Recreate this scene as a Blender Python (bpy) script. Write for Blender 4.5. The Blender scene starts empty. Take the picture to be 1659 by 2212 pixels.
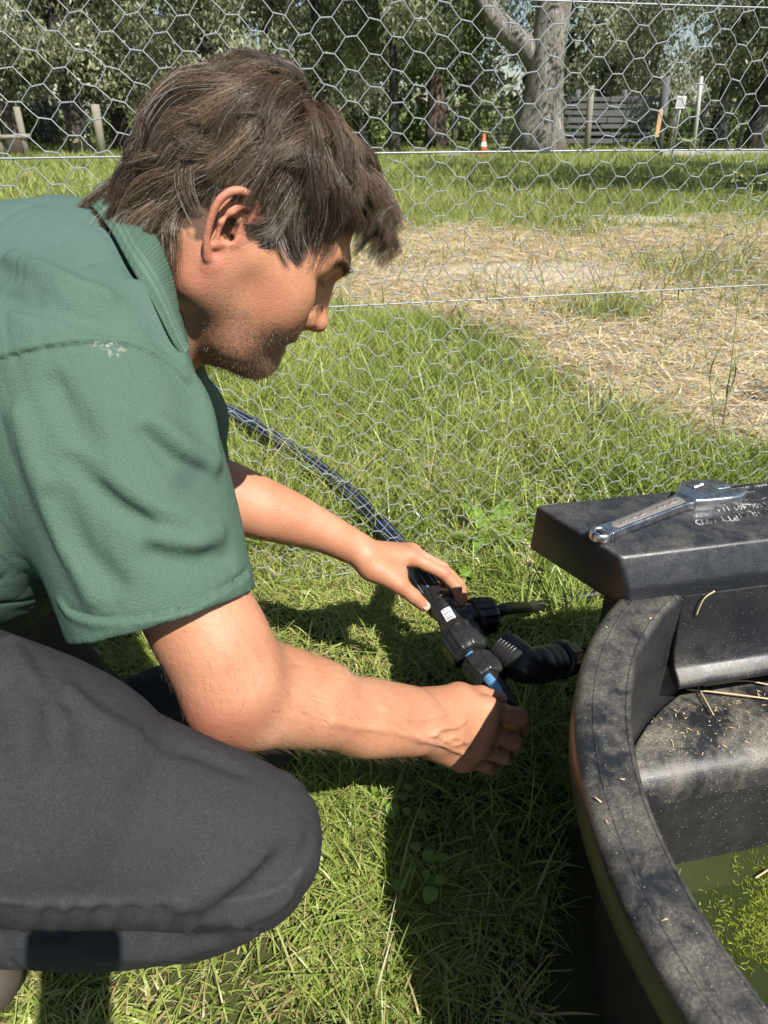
import bpy, math, random, numpy as np
from mathutils import Vector, Matrix, noise as mnoise
PI = math.pi
# ------------------------------------------------------------------ camera, world, sun, exposure
scene = bpy.context.scene
COL = scene.collection
CAM_H, PITCH, FPX = 0.85, math.radians(30.0), 1495.0      # focal length in units of the 1659 x 2212 view
cam_d = bpy.data.cameras.new('camera'); cam = bpy.data.objects.new('camera', cam_d); COL.objects.link(cam)
cam.location = (0, 0, CAM_H); cam.rotation_euler = (math.radians(90) - PITCH, 0, 0)
cam_d.sensor_fit = 'VERTICAL'; cam_d.sensor_height = 10.15; cam_d.sensor_width = 7.61
cam_d.lens = 10.15 * FPX / 2212.0
cam_d.clip_start = 0.01; cam_d.clip_end = 3000
cam_d.dof.use_dof = True; cam_d.dof.focus_distance = 0.92; cam_d.dof.aperture_fstop = 3.8
scene.camera = cam
SUN = Vector((0.265, -0.36, 0.60)).normalized()            # towards the sun
wd = bpy.data.worlds.new('World'); scene.world = wd; wd.use_nodes = True
wn = wd.node_tree; bgn = wn.nodes['Background']
sky = wn.nodes.new('ShaderNodeTexSky'); sky.sky_type = 'NISHITA'; sky.sun_disc = False
sky.sun_elevation = math.asin(SUN.z); sky.sun_rotation = math.atan2(SUN.x, SUN.y)
sky.altitude = 50; sky.air_density = 1.0; sky.dust_density = 0.6; sky.ozone_density = 1.5
wn.links.new(sky.outputs[0], bgn.inputs[0]); bgn.inputs[1].default_value = 0.066
sun_d = bpy.data.lights.new('sun', 'SUN'); sun_d.energy = 5.0; sun_d.angle = math.radians(0.55); sun_d.color = (1.0, 0.955, 0.89)
sun_o = bpy.data.objects.new('sun', sun_d); COL.objects.link(sun_o); sun_o.location = SUN * 8
sun_o.rotation_euler = SUN.to_track_quat('Z', 'Y').to_euler()
scene.view_settings.view_transform = 'Standard'; scene.view_settings.look = 'None'
scene.view_settings.exposure = 0.78; scene.view_settings.gamma = 1.0
try:
    scene.cycles.max_bounces = 8; scene.cycles.diffuse_bounces = 3; scene.cycles.glossy_bounces = 3
    scene.cycles.transparent_max_bounces = 8; scene.cycles.use_denoising = True
except Exception:
    pass

# ------------------------------------------------------------------ helpers
CF = np.array([0, math.cos(PITCH), -math.sin(PITCH)]); CU = np.array([0, math.sin(PITCH), math.cos(PITCH)]); CR = np.array([1.0, 0, 0])
C0 = np.array([0, 0, CAM_H])
def P(px, py, d):
    """world point seen at (px, py) of the 1659 x 2212 view, d metres deep"""
    return C0 + d * (CF + (px - 829.5) / FPX * CR + (1106 - py) / FPX * CU)
def G(px, py, z=0.0):
    r = CF + (px - 829.5) / FPX * CR + (1106 - py) / FPX * CU
    return C0 + r * ((z - CAM_H) / r[2])
def V(*a): return np.array(a, float)
def nrm(v): v = np.asarray(v, float); return v / (np.linalg.norm(v) + 1e-12)
def mesh_np(name, verts, faces, mat=None, parent=None, smooth=True, sizes=None, mats=None, fmat=None):
    """verts Nx3, faces MxK (K = 3 or 4) or flat list with sizes"""
    me = bpy.data.meshes.new(name)
    verts = np.asarray(verts, np.float32)
    if sizes is None:
        faces = np.asarray(faces, np.int32); k = faces.shape[1]; m = len(faces)
        sizes = np.full(m, k, np.int32); flat = faces.ravel()
    else:
        flat = np.asarray(faces, np.int32); sizes = np.asarray(sizes, np.int32); m = len(sizes)
    me.vertices.add(len(verts)); me.vertices.foreach_set('co', verts.ravel())
    me.loops.add(len(flat)); me.loops.foreach_set('vertex_index', flat)
    me.polygons.add(m)
    st = np.zeros(m, np.int32); st[1:] = np.cumsum(sizes)[:-1]
    me.polygons.foreach_set('loop_start', st)
    try: me.polygons.foreach_set('loop_total', sizes)
    except Exception: pass
    me.polygons.foreach_set('use_smooth', np.full(m, bool(smooth)))
    if mats:
        for mm in mats: me.materials.append(mm)
        if fmat is not None: me.polygons.foreach_set('material_index', np.asarray(fmat, np.int32))
    elif mat: me.materials.append(mat)
    me.update(calc_edges=True); me.validate()
    o = bpy.data.objects.new(name, me); COL.objects.link(o)
    if parent is not None: o.parent = parent
    return o
def vattr(o, name, vals):
    a = o.data.attributes.new(name, 'FLOAT', 'POINT'); a.data.foreach_set('value', np.asarray(vals, np.float32).ravel())
def tag(o, label=None, cat=None, group=None, kind=None):
    if label: o['label'] = label
    if cat: o['category'] = cat
    if group: o['group'] = group
    if kind: o['kind'] = kind
    return o
def empty(name, loc=(0, 0, 0), rz=0):
    o = bpy.data.objects.new(name, None); COL.objects.link(o); o.location = loc; o.rotation_euler = (0, 0, rz)
    o.empty_display_size = 0.1
    return o
def keep(o, parent):
    """parent o (world-space mesh) to an Empty that stands away from the origin"""
    o.parent = parent
    o.matrix_parent_inverse = Matrix.Translation(-Vector(parent.location)) if parent.rotation_euler[2] == 0 else parent.matrix_basis.inverted()
    return o
def copy_tree(o, parent=None):
    c = o.copy(); COL.objects.link(c)
    if parent is not None: c.parent = parent
    for ch in [x for x in o.children]: copy_tree(ch, c)
    return c
class MB:
    """collects pieces into one mesh"""
    def __init__(s): s.v = []; s.f = []; s.sz = []; s.fm = []; s.n = 0
    def add(s, v, f, m=0):
        v = np.asarray(v, float); s.v.append(v)
        for q in f: s.f.extend([int(i) + s.n for i in q]); s.sz.append(len(q)); s.fm.append(m)
        s.n += len(v)
    def box(s, lo, hi, M=None, c=None, m=0):
        lo = np.array(lo, float); hi = np.array(hi, float)
        v = np.array([[(lo, hi)[i][0], (lo, hi)[j][1], (lo, hi)[k][2]] for i in (0, 1) for j in (0, 1) for k in (0, 1)])
        if M is not None: v = v @ np.array(M).T
        if c is not None: v = v + np.array(c)
        s.add(v, [(0, 1, 3, 2), (4, 6, 7, 5), (0, 4, 5, 1), (2, 3, 7, 6), (0, 2, 6, 4), (1, 5, 7, 3)], m)
    def tube(s, pts, rad, n=10, cap=True, m=0, flat=None, up=None):
        pts = np.asarray(pts, float); k = len(pts)
        rad = np.full(k, rad) if np.isscalar(rad) else np.asarray(rad, float)
        T = np.gradient(pts, axis=0); T /= np.linalg.norm(T, axis=1)[:, None] + 1e-12
        a = np.array(up, float) if up is not None else (V(0, 0, 1) if abs(T[0][2]) < .9 else V(1, 0, 0))
        vs = []
        u = nrm(a - T[0] * (a @ T[0]))
        for i in range(k):
            u = nrm(u - T[i] * (u @ T[i])); w = np.cross(T[i], u)
            for j in range(n):
                t = 2 * PI * j / n
                vs.append(pts[i] + rad[i] * (math.cos(t) * u * (flat or 1) + math.sin(t) * w))
        fs = [(i * n + j, i * n + (j + 1) % n, (i + 1) * n + (j + 1) % n, (i + 1) * n + j) for i in range(k - 1) for j in range(n)]
        if cap: fs += [tuple(range(n))[::-1], tuple((k - 1) * n + j for j in range(n))]
        s.add(vs, fs, m)
    def build(s, name, mat=None, parent=None, smooth=True, mats=None):
        return mesh_np(name, np.concatenate(s.v), s.f, mat, parent, smooth, s.sz, mats, s.fm if mats else None)
def spline(pts, n):
    """Catmull-Rom through pts (any dimension), n samples"""
    p = np.asarray(pts, float); k = len(p)
    pp = np.vstack([2 * p[0] - p[1], p, 2 * p[-1] - p[-2]])
    d = np.concatenate([[0], np.cumsum(np.linalg.norm(np.diff(p[:, :3] if p.shape[1] > 3 else p, axis=0), axis=1))])
    t = np.linspace(0, d[-1], n); i = np.clip(np.searchsorted(d, t, side='right') - 1, 0, k - 2)
    u = ((t - d[i]) / (d[i + 1] - d[i] + 1e-12))[:, None]
    a, b, c, e = pp[i], pp[i + 1], pp[i + 2], pp[i + 3]
    return .5 * ((2 * b) + (-a + c) * u + (2 * a - 5 * b + 4 * c - e) * u * u + (-a + 3 * b - 3 * c + e) * u ** 3)
def bevel(o, w, seg=2, angle=30):
    m = o.modifiers.new('bevel', 'BEVEL'); m.width = w; m.segments = seg; m.limit_method = 'ANGLE'; m.angle_limit = math.radians(angle)
    m.harden_normals = False
    return o

# ------------------------------------------------------------------ smooth noise in numpy
def vnoise(p, seed=0):
    p = np.asarray(p, np.float64); i = np.floor(p).astype(np.int64); f = p - i; f = f * f * (3 - 2 * f)
    def h(ix, iy, iz):
        n = (ix * 374761393 + iy * 668265263 + iz * 2147483647 + seed * 1274126177) & 0xffffffff
        n = ((n ^ (n >> 13)) * 1274126177) & 0xffffffff
        return ((n ^ (n >> 16)) & 0xffff) / 65535.0
    x, y, z = i[..., 0], i[..., 1], i[..., 2]; fx, fy, fz = f[..., 0], f[..., 1], f[..., 2]
    l = lambda a, b, t: a + (b - a) * t
    c0 = l(l(h(x, y, z), h(x + 1, y, z), fx), l(h(x, y + 1, z), h(x + 1, y + 1, z), fx), fy)
    c1 = l(l(h(x, y, z + 1), h(x + 1, y, z + 1), fx), l(h(x, y + 1, z + 1), h(x + 1, y + 1, z + 1), fx), fy)
    return l(c0, c1, fz) * 2 - 1
def sstep(a, b, x):
    t = np.clip((x - a) / (b - a), 0, 1); return t * t * (3 - 2 * t)

# ------------------------------------------------------------------ signed-distance modelling (bodies, cloth)
class SDF:
    def __init__(s): s.p = []
    def _add(s, fn, pts, r, k, op):
        pts = np.atleast_2d(pts); m = k * 2 + .004
        s.p.append((fn, pts.min(0) - r - m, pts.max(0) + r + m, k, op)); return s
    def cap(s, a, b, ra, rb, k=.01, op='u', ax=None, sc=1.0):
        """tapered capsule; ax, sc squash its section along ax (sc < 1 is thinner)"""
        a = np.array(a, float); b = np.array(b, float); ba = b - a; bb = ba @ ba + 1e-12
        if ax is not None:
            ax = nrm(np.array(ax, float) - ba * (ax @ ba) / bb) if bb > 1e-9 else nrm(ax)
        def fn(p):
            q = p - a; t = np.clip(q @ ba / bb, 0, 1); o = q - t[:, None] * ba
            if ax is not None:
                h = o @ ax; o = o + (h * (1 / sc - 1))[:, None] * ax
            d = np.sqrt((o * o).sum(1)) - (ra + (rb - ra) * t)
            return d * (sc if ax is not None and sc < 1 else 1)
        return s._add(fn, np.array([a, b]), max(ra, rb) * max(1, sc), k, op)
    def chain(s, pts, k=.01, op='u', n=24, ax=None, sc=1.0):
        """one smooth swept limb; pts rows x y z r; ax, sc squash its section"""
        p = np.asarray(pts, float)
        if n and len(p) > 2: p = spline(p, n)
        A = p[:-1, :3]; BA = p[1:, :3] - A; BB = (BA ** 2).sum(1) + 1e-12; RA = p[:-1, 3]; DR = p[1:, 3] - RA
        if ax is not None: ax = nrm(ax)
        def seg(q0, j):
            q = q0 - A[j]; t = np.clip(q @ BA[j] / BB[j], 0, 1); o = q - t[:, None] * BA[j]
            if ax is not None:
                h = o @ ax; o = o + (h * (1 / sc - 1))[:, None] * ax
            d = np.sqrt((o * o).sum(1)) - (RA[j] + DR[j] * t)
            return d * (sc if ax is not None and sc < 1 else 1)
        def fn(q):
            c = (q.min(0) + q.max(0)) / 2; rad = np.linalg.norm(q.max(0) - c)
            dc = np.array([seg(c[None], j)[0] for j in range(len(A))])
            js = np.nonzero(dc <= dc.min() + 2.2 * rad / (sc if ax is not None and sc < 1 else 1) + 1e-6)[0]
            d = seg(q, js[0])
            for j in js[1:]: d = np.minimum(d, seg(q, j))
            return d
        return s._add(fn, p[:, :3], p[:, 3].max() * max(1, sc), k, op)
    def ell(s, c, r, k=.01, op='u', R=None):
        c = np.array(c, float); r = np.array(r, float); R = np.eye(3) if R is None else np.array(R, float)   # columns of R are the axes
        def fn(p):
            q = (p - c) @ R; k0 = np.sqrt(((q / r) ** 2).sum(1)); k1 = np.sqrt(((q / r ** 2) ** 2).sum(1)) + 1e-9
            return k0 * (k0 - 1) / k1
        return s._add(fn, c[None], r.max(), k, op)
    def plane(s, c, n, pts, r, k=.003, op='s'):
        """cuts away what lies beyond the plane (towards n) near pts"""
        c = np.array(c, float); n = nrm(n); pts = np.atleast_2d(pts)
        def fn(p): return -((p - c) @ n)
        return s._add(fn, pts, r, k, op)
    def near(s, lo, hi):
        """the primitives that can touch this block"""
        c = (lo + hi) / 2; rad = np.linalg.norm(hi - lo) / 2; out = []; un = False
        for q in s.p:
            if (q[1] > hi).any() or (q[2] < lo).any(): continue
            if q[0](c[None])[0] > rad * 1.7 + q[3] * 2 + .006: continue
            out.append(q); un = un or q[4] == 'u'
        return out if un else []
    def ev(s, p, lo=None, hi=None, prims=None):
        d = np.full(len(p), .2)
        for fn, a, b, k, op in [q[:5] for q in (s.p if prims is None else prims)]:
            if prims is None and lo is not None and ((a > hi).any() or (b < lo).any()): continue
            f = fn(p)
            if op == 'u':
                h = np.clip(k - np.abs(d - f), 0, None) / k; d = np.minimum(d, f) - h * h * k * .25
            elif op == 's':
                f = -f; h = np.clip(k - np.abs(d - f), 0, None) / k; d = np.maximum(d, f) + h * h * k * .25
            elif op == 'd':
                d = d + f
        return d
    def hole(s, c, n, r, L, k=.004):
        """cuts a round flat-bottomed hole that starts at c and runs along n"""
        c = np.array(c, float); n = nrm(n)
        def fn(p):
            q = p - c; h = q @ n; o = q - h[:, None] * n; return np.maximum(np.sqrt((o * o).sum(1)) - r, -h)
        s._add(fn, np.array([c, c + n * L]), r, k, 's'); s.p[-1] = s.p[-1] + ('hole',); return s
    def mesh(s, h, lo=None, hi=None, N=24):
        A = np.min([q[1] for q in s.p if q[4] == 'u'], 0); B = np.max([q[2] for q in s.p if q[4] == 'u'], 0)
        if lo is not None: A = np.maximum(A, lo)
        if hi is not None: B = np.minimum(B, hi)
        bs = N * h; nb = np.ceil((B - A) / bs).astype(int) + 1; A = np.floor(A / bs) * bs; nb += 1
        g = np.arange(N + 1); gx, gy, gz = np.meshgrid(g, g, g, indexing='ij'); off = np.stack([gx, gy, gz], -1).reshape(-1, 3)
        cg = (np.arange(4) + .5) / 4 * N; cx, cy, cz = np.meshgrid(cg, cg, cg, indexing='ij'); coff = np.stack([cx, cy, cz], -1).reshape(-1, 3)
        S = 1 << 20; key = lambda i: (i[..., 0] * S + i[..., 1]) * S + i[..., 2]
        CK, CV, Q = [], [], []
        co = np.array([[i, j, k] for i in (0, 1) for j in (0, 1) for k in (0, 1)])
        eds = [(a, b) for a in range(8) for b in range(a + 1, 8) if np.abs(co[a] - co[b]).sum() == 1]
        for bi in range(nb[0]):
            for bj in range(nb[1]):
                for bk in range(nb[2]):
                    base = np.array([bi, bj, bk]) * N; lo_ = A + base * h; hi_ = lo_ + bs
                    if not any(q[4] == 'u' and not ((q[1] > hi_).any() or (q[2] < lo_).any()) for q in s.p): continue
                    pr = s.near(lo_ - h, hi_ + h)
                    if not pr: continue
                    dc = s.ev(lo_ + coff * h, prims=pr)
                    if np.abs(dc).min() > bs * .45: continue
                    d = s.ev(lo_ + off * h, prims=pr).reshape(N + 1, N + 1, N + 1); ins = d < 0
                    if ins.all() or not ins.any(): continue
                    c8 = np.stack([ins[x:x + N, y:y + N, z:z + N] for x, y, z in co]); act = c8.any(0) & ~c8.all(0)
                    idx = np.argwhere(act)
                    dd = np.stack([d[idx[:, 0] + x, idx[:, 1] + y, idx[:, 2] + z] for x, y, z in co], 1)
                    acc = np.zeros((len(idx), 3)); cnt = np.zeros(len(idx))
                    for a, b in eds:
                        m = (dd[:, a] < 0) != (dd[:, b] < 0); t = np.where(m, dd[:, a] / (dd[:, a] - dd[:, b] + 1e-15), 0)
                        acc += m[:, None] * (co[a] + t[:, None] * (co[b] - co[a])); cnt += m
                    CK.append(key(idx + base + 4)); CV.append(lo_ + (idx + acc / cnt[:, None]) * h)
                    for ax in range(3):
                        u, w = (ax + 1) % 3, (ax + 2) % 3
                        sl0 = [slice(0, N)] * 3; sl1 = [slice(0, N)] * 3; sl1[ax] = slice(1, N + 1)
                        a_, b_ = ins[tuple(sl0)], ins[tuple(sl1)]
                        e = np.argwhere(a_ != b_)
                        if not len(e): continue
                        fl = a_[e[:, 0], e[:, 1], e[:, 2]]
                        du = np.zeros(3, int); du[u] = 1; dw = np.zeros(3, int); dw[w] = 1
                        g0 = e + base + 4
                        q = np.stack([key(g0 - du - dw), key(g0 - dw), key(g0), key(g0 - du)], 1)
                        q[~fl] = q[~fl][:, ::-1]; Q.append(q)
        CK = np.concatenate(CK); CV = np.concatenate(CV); Q = np.concatenate(Q)
        o = np.argsort(CK); CK = CK[o]; CV = CV[o]
        f = np.searchsorted(CK, Q.ravel()); f = np.clip(f, 0, len(CK) - 1); ok = (CK[f] == Q.ravel()).reshape(-1, 4).all(1)
        return CV, f.reshape(-1, 4)[ok]
def onsurf(S, pts, off=0.0, start=.35):
    """where the lines of sight through the given view points first meet the surface of S"""
    out = []
    for (x, y) in pts:
        r = nrm(P(x, y, 1.0) - C0); t = start
        for _ in range(400):
            q = (C0 + r * t)[None]; d = S.ev(q, q[0] - .012, q[0] + .012)[0]
            if d < .0003 or t > 3: break
            t += min(max(d * .7, .0004), .011)
        out.append(C0 + r * (t - off))
    return np.array(out)
def relax(v, f, it=3, lam=.5, mask=None):
    e = np.concatenate([f[:, [0, 1]], f[:, [1, 2]], f[:, [2, 3]], f[:, [3, 0]]]); e = np.concatenate([e, e[:, ::-1]])
    cnt = np.bincount(e[:, 0], minlength=len(v))[:, None] + 1e-9
    for _ in range(it):
        a = np.stack([np.bincount(e[:, 0], weights=v[e[:, 1], c], minlength=len(v)) for c in range(3)], 1) / cnt
        l = lam if mask is None else lam * mask[:, None]
        v = v + (a - v) * l
    return v
def vnormals(v, f):
    n = np.cross(v[f[:, 2]] - v[f[:, 0]], v[f[:, 3 if f.shape[1] > 3 else 1]] - v[f[:, 1 if f.shape[1] > 3 else 0]])
    out = np.zeros_like(v)
    for c in range(f.shape[1]):
        for a in range(3): out[:, a] += np.bincount(f[:, c], weights=n[:, a], minlength=len(v))
    return out / (np.linalg.norm(out, axis=1)[:, None] + 1e-15)

# ------------------------------------------------------------------ materials
class NT:
    """small node-tree writer"""
    def __init__(s, name):
        s.m = bpy.data.materials.new(name); s.m.use_nodes = True; s.t = s.m.node_tree; s.n = s.t.nodes; s.l = s.t.links
        s.b = s.n['Principled BSDF']; s.out = s.n['Material Output']
    def new(s, typ, **kw):
        n = s.n.new('ShaderNode' + typ)
        for k, v in kw.items():
            if hasattr(n, k): setattr(n, k, v)
        return n
    def put(s, sock, v):
        if isinstance(v, bpy.types.NodeSocket): s.l.new(v, sock)
        elif hasattr(sock.default_value, '__len__') and not hasattr(v, '__len__'): sock.default_value = [v] * len(sock.default_value)
        else:
            if hasattr(v, '__len__') and len(v) == 3 and len(sock.default_value) == 4: v = (*v, 1)
            sock.default_value = v
    def coord(s, kind='Object'): return s.new('TexCoord').outputs[kind]
    def noise(s, scale, detail=4, rough=.55, vec=None, dist=0, stretch=None):
        v = vec or s.coord()
        if stretch is not None:
            mp = s.new('Mapping'); s.l.new(v, mp.inputs[0]); mp.inputs['Scale'].default_value = stretch; v = mp.outputs[0]
        n = s.new('TexNoise'); s.l.new(v, n.inputs['Vector']); n.inputs['Scale'].default_value = scale; n.inputs['Detail'].default_value = detail
        n.inputs['Roughness'].default_value = rough; n.inputs['Distortion'].default_value = dist
        return n.outputs['Fac']
    def ramp(s, fac, stops, interp='LINEAR'):
        r = s.new('ValToRGB'); s.put(r.inputs[0], fac); e = r.color_ramp.elements; r.color_ramp.interpolation = interp
        while len(e) < len(stops): e.new(.5)
        for i, (p, c) in enumerate(stops):
            e[i].position = p; e[i].color = (*c, 1) if hasattr(c, '__len__') else (c, c, c, 1)
        return r.outputs[0]
    def mix(s, fac, a, b, blend='MIX'):
        n = s.new('Mix'); n.data_type = 'RGBA'; n.blend_type = blend
        s.put(n.inputs[0], fac); s.put(n.inputs[6], a); s.put(n.inputs[7], b); return n.outputs[2]
    def math(s, op, a, b=0.0, c=None):
        n = s.new('Math'); n.operation = op; s.put(n.inputs[0], a); s.put(n.inputs[1], b)
        if c is not None: s.put(n.inputs[2], c)
        return n.outputs[0]
    def attr(s, name): n = s.new('Attribute'); n.attribute_name = name; return n.outputs['Fac']
    def bump(s, h, strength=.3, dist=.001, normal=None):
        n = s.new('Bump'); s.put(n.inputs['Height'], h); n.inputs['Strength'].default_value = strength; n.inputs['Distance'].default_value = dist
        if normal is not None: s.l.new(normal, n.inputs['Normal'])
        return n.outputs[0]
    def set(s, **kw):
        for k, v in kw.items(): s.put(s.b.inputs[k.replace('_', ' ')], v)
        return s
def simple(name, col, rough=.6, metal=0.0, var=0.0, vscale=30, bump=0.0, bscale=200, **kw):
    t = NT(name); c = col
    if var > 0:
        c = t.mix(t.noise(vscale), tuple(x * (1 - var) for x in col), tuple(min(1, x * (1 + var)) for x in col))
    t.set(Base_Color=c, Roughness=rough, Metallic=metal, **kw)
    if bump: t.set(Normal=t.bump(t.noise(bscale, 3), bump, .001))
    return t.m
# ------------------------------------------------------------------ ground, grass, straw
def straw_mask(x, y):
    """1 where the dry straw lies, from the ground position"""
    n = vnoise(np.stack([x * 1.3, y * 1.0, x * 0], -1), 11) * .5 + vnoise(np.stack([x * 3.5, y * 2.4, x * 0], -1), 12) * .28
    left = np.interp(y, [1.3, 1.9, 2.15, 2.7, 3.2, 3.8, 5.0, 7.0], [1.4, .88, .55, .46, .32, -.2, -.8, -.5])
    near = 1.68 + .08 * np.sin(x * 3)
    m = sstep(-.16, .16, x - left + n * .42) * sstep(-.15, .15, y - near + n * .25) * sstep(.7, -.7, y - 6.4 + n * 1.4)
    g2 = sstep(.45, .15, np.hypot((x - 1.10) / .75, (y - 3.45) / .62)) * .8              # a green patch inside the straw
    g3 = sstep(.9, .2, np.hypot((x - 2.1) / .9, (y - 4.4) / 1.3)) * .7
    return np.clip(m - g2 - g3, 0, 1)
def pale_mask(x, y):
    nn = vnoise(np.stack([x * 2, y * 2, x * 0], -1), 31) * .3
    return np.clip(.62 * sstep(1.25, .55, np.hypot((x - .85) / .78, (y - 4.45) / .40) + nn) + .6 * sstep(1.0, .7, np.hypot((x - 2.3) / .9, (y - 7.0) / .30) + nn), 0, 1)
def height(x, y):
    x = np.asarray(x, float); y = np.asarray(y, float); far = sstep(2, 8, y)
    return vnoise(np.stack([x * 2.2, y * 2.2, x * 0], -1), 21) * (.010 + .02 * far) + vnoise(np.stack([x * 9, y * 9, x * 0], -1), 22) * .006 - .004
def build_ground():
    def axis(fine_lo, fine_hi, step, far, n):
        a = list(np.arange(fine_lo, fine_hi, step)); g = np.geomspace(step, far, n)
        return np.array(sorted(set([fine_lo - q for q in g] + a + [fine_hi + q for q in g])))
    xs = axis(-3, 4, .05, 700, 40); ys = axis(-.6, 8, .05, 900, 40)
    X, Y = np.meshgrid(xs, ys, indexing='ij'); Z = height(X, Y) * sstep(300, 40, np.hypot(X, Y))
    nx, ny = len(xs), len(ys); i = np.arange(nx * ny).reshape(nx, ny)
    F = np.stack([i[:-1, :-1], i[1:, :-1], i[1:, 1:], i[:-1, 1:]], -1).reshape(-1, 4)
    t = NT('soil_and_thatch'); co = t.coord()
    sm = t.attr('straw'); pd = t.attr('pale')
    th = t.noise(140, 4, .7, stretch=(1, 3, 1)); th2 = t.noise(9, 4)
    green = t.mix(th, (.030, .038, .012), (.085, .085, .034)); green = t.mix(th2, green, (.065, .075, .022))
    far = t.attr('far'); lawn = t.mix(t.noise(1.2, 5), (.115, .155, .038), (.175, .205, .060)); green = t.mix(far, green, lawn)
    straw = t.mix(th, (.27, .20, .11), (.53, .43, .27)); straw = t.mix(t.math('MULTIPLY', th2, .5), straw, (.16, .12, .07))
    c = t.mix(sm, green, straw); c = t.mix(pd, c, t.mix(t.noise(20, 4), (.44, .405, .34), (.60, .56, .48)))
    t.set(Base_Color=c, Roughness=.95, Specular_IOR_Level=.1, Normal=t.bump(th, .8, .006))
    o = mesh_np('ground', np.stack([X, Y, Z], -1).reshape(-1, 3), F, t.m); tag(o, kind='structure')
    x, y = X.ravel(), Y.ravel(); vattr(o, 'straw', straw_mask(x, y)); vattr(o, 'far', sstep(3.5, 7.5, y + 0 * x))
    vattr(o, 'pale', pale_mask(x, y) * .9)
    return o
def blades(name, xy, h, w, lean, rng, mat, dry=None, seg=4, droop=.6, tone=None, z0=None, flat=None, lo=.1, lift=.006):
    """grass blades as bent tapering strips"""
    n = len(xy); z = height(xy[:, 0], xy[:, 1]) if z0 is None else z0
    az = rng.uniform(0, 2 * PI, n); d = np.stack([np.cos(az), np.sin(az)], 1); fa = rng.uniform(0, 2 * PI, n) if flat is None else az + PI / 2 + rng.normal(0, .5, n)
    s = np.stack([np.cos(fa), np.sin(fa), np.zeros(n)], 1)
    t = np.linspace(0, 1, seg + 1); vs = []
    th0 = lean * rng.uniform(lo, 1, n); th1 = th0 + droop * rng.uniform(.2, 1.6, n)
    pos = np.stack([xy[:, 0], xy[:, 1], z - .004], 1); tw = rng.normal(0, .5, n)
    for i in range(seg + 1):
        a = th0 + (th1 - th0) * t[i]
        if i: pos = pos + (h / seg)[:, None] * np.stack([d[:, 0] * np.sin(a), d[:, 1] * np.sin(a), np.cos(a)], 1)
        ww = w * (1 - t[i] ** 1.8) * .5 + .00012
        sc_ = s * np.cos(tw * t[i])[:, None] + np.array([0, 0, 1.]) * np.sin(tw * t[i])[:, None] * .6
        pos = np.stack([pos[:, 0], pos[:, 1], np.maximum(pos[:, 2], z + .003 + lift * t[i])], 1)
        vs += [pos - sc_ * ww[:, None], pos + sc_ * ww[:, None]]
    Vv = np.stack(vs, 1); k = Vv.shape[1]; b = (np.arange(n) * k)[:, None]
    F = np.concatenate([b + np.array([2 * i, 2 * i + 1, 2 * i + 3, 2 * i + 2]) for i in range(seg)], 1).reshape(-1, 4)
    o = mesh_np(name, Vv.reshape(-1, 3), F, mat)
    vattr(o, 'tone', np.repeat(rng.random(n) if tone is None else tone, k)); vattr(o, 'dry', np.repeat(np.zeros(n) if dry is None else dry, k))
    vattr(o, 'tip', np.tile(np.repeat(t, 2), n))
    return o
def grass_material(name, a, b, c, trans=.30, rough=.38):
    t = NT(name); tone = t.attr('tone'); dry = t.attr('dry'); tip = t.attr('tip')
    col = t.ramp(tone, [(0, a), (.55, b), (1, c)])
    col = t.mix(t.math('MULTIPLY', t.math('POWER', tip, 3.0), .25), col, (.30, .27, .10))
    col = t.mix(dry, col, t.mix(tone, (.30, .22, .10), (.52, .42, .23)))
    t.set(Base_Color=col, Roughness=rough, Specular_IOR_Level=.35)
    tr = t.new('BsdfTranslucent'); t.l.new(col, tr.inputs[0]); mx = t.new('MixShader'); mx.inputs[0].default_value = trans
    t.l.new(t.b.outputs[0], mx.inputs[1]); t.l.new(tr.outputs[0], mx.inputs[2]); t.l.new(mx.outputs[0], t.out.inputs[0])
    return t.m
def scatter(rng, n, x0, x1, y0, y1, dens=None):
    out = []; m = 0
    while m < n:
        q = np.stack([rng.uniform(x0, x1, n * 2), rng.uniform(y0, y1, n * 2)], 1)
        # only what the lens could plausibly see
        half = .62 * (q[:, 1] + .45) * 1.12 + .35; q = q[np.abs(q[:, 0]) < half]
        if dens is not None: q = q[rng.random(len(q)) < dens(q[:, 0], q[:, 1])]
        out.append(q); m += len(q)
        if len(out) > 60: break
    return np.concatenate(out)[:n]
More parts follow.
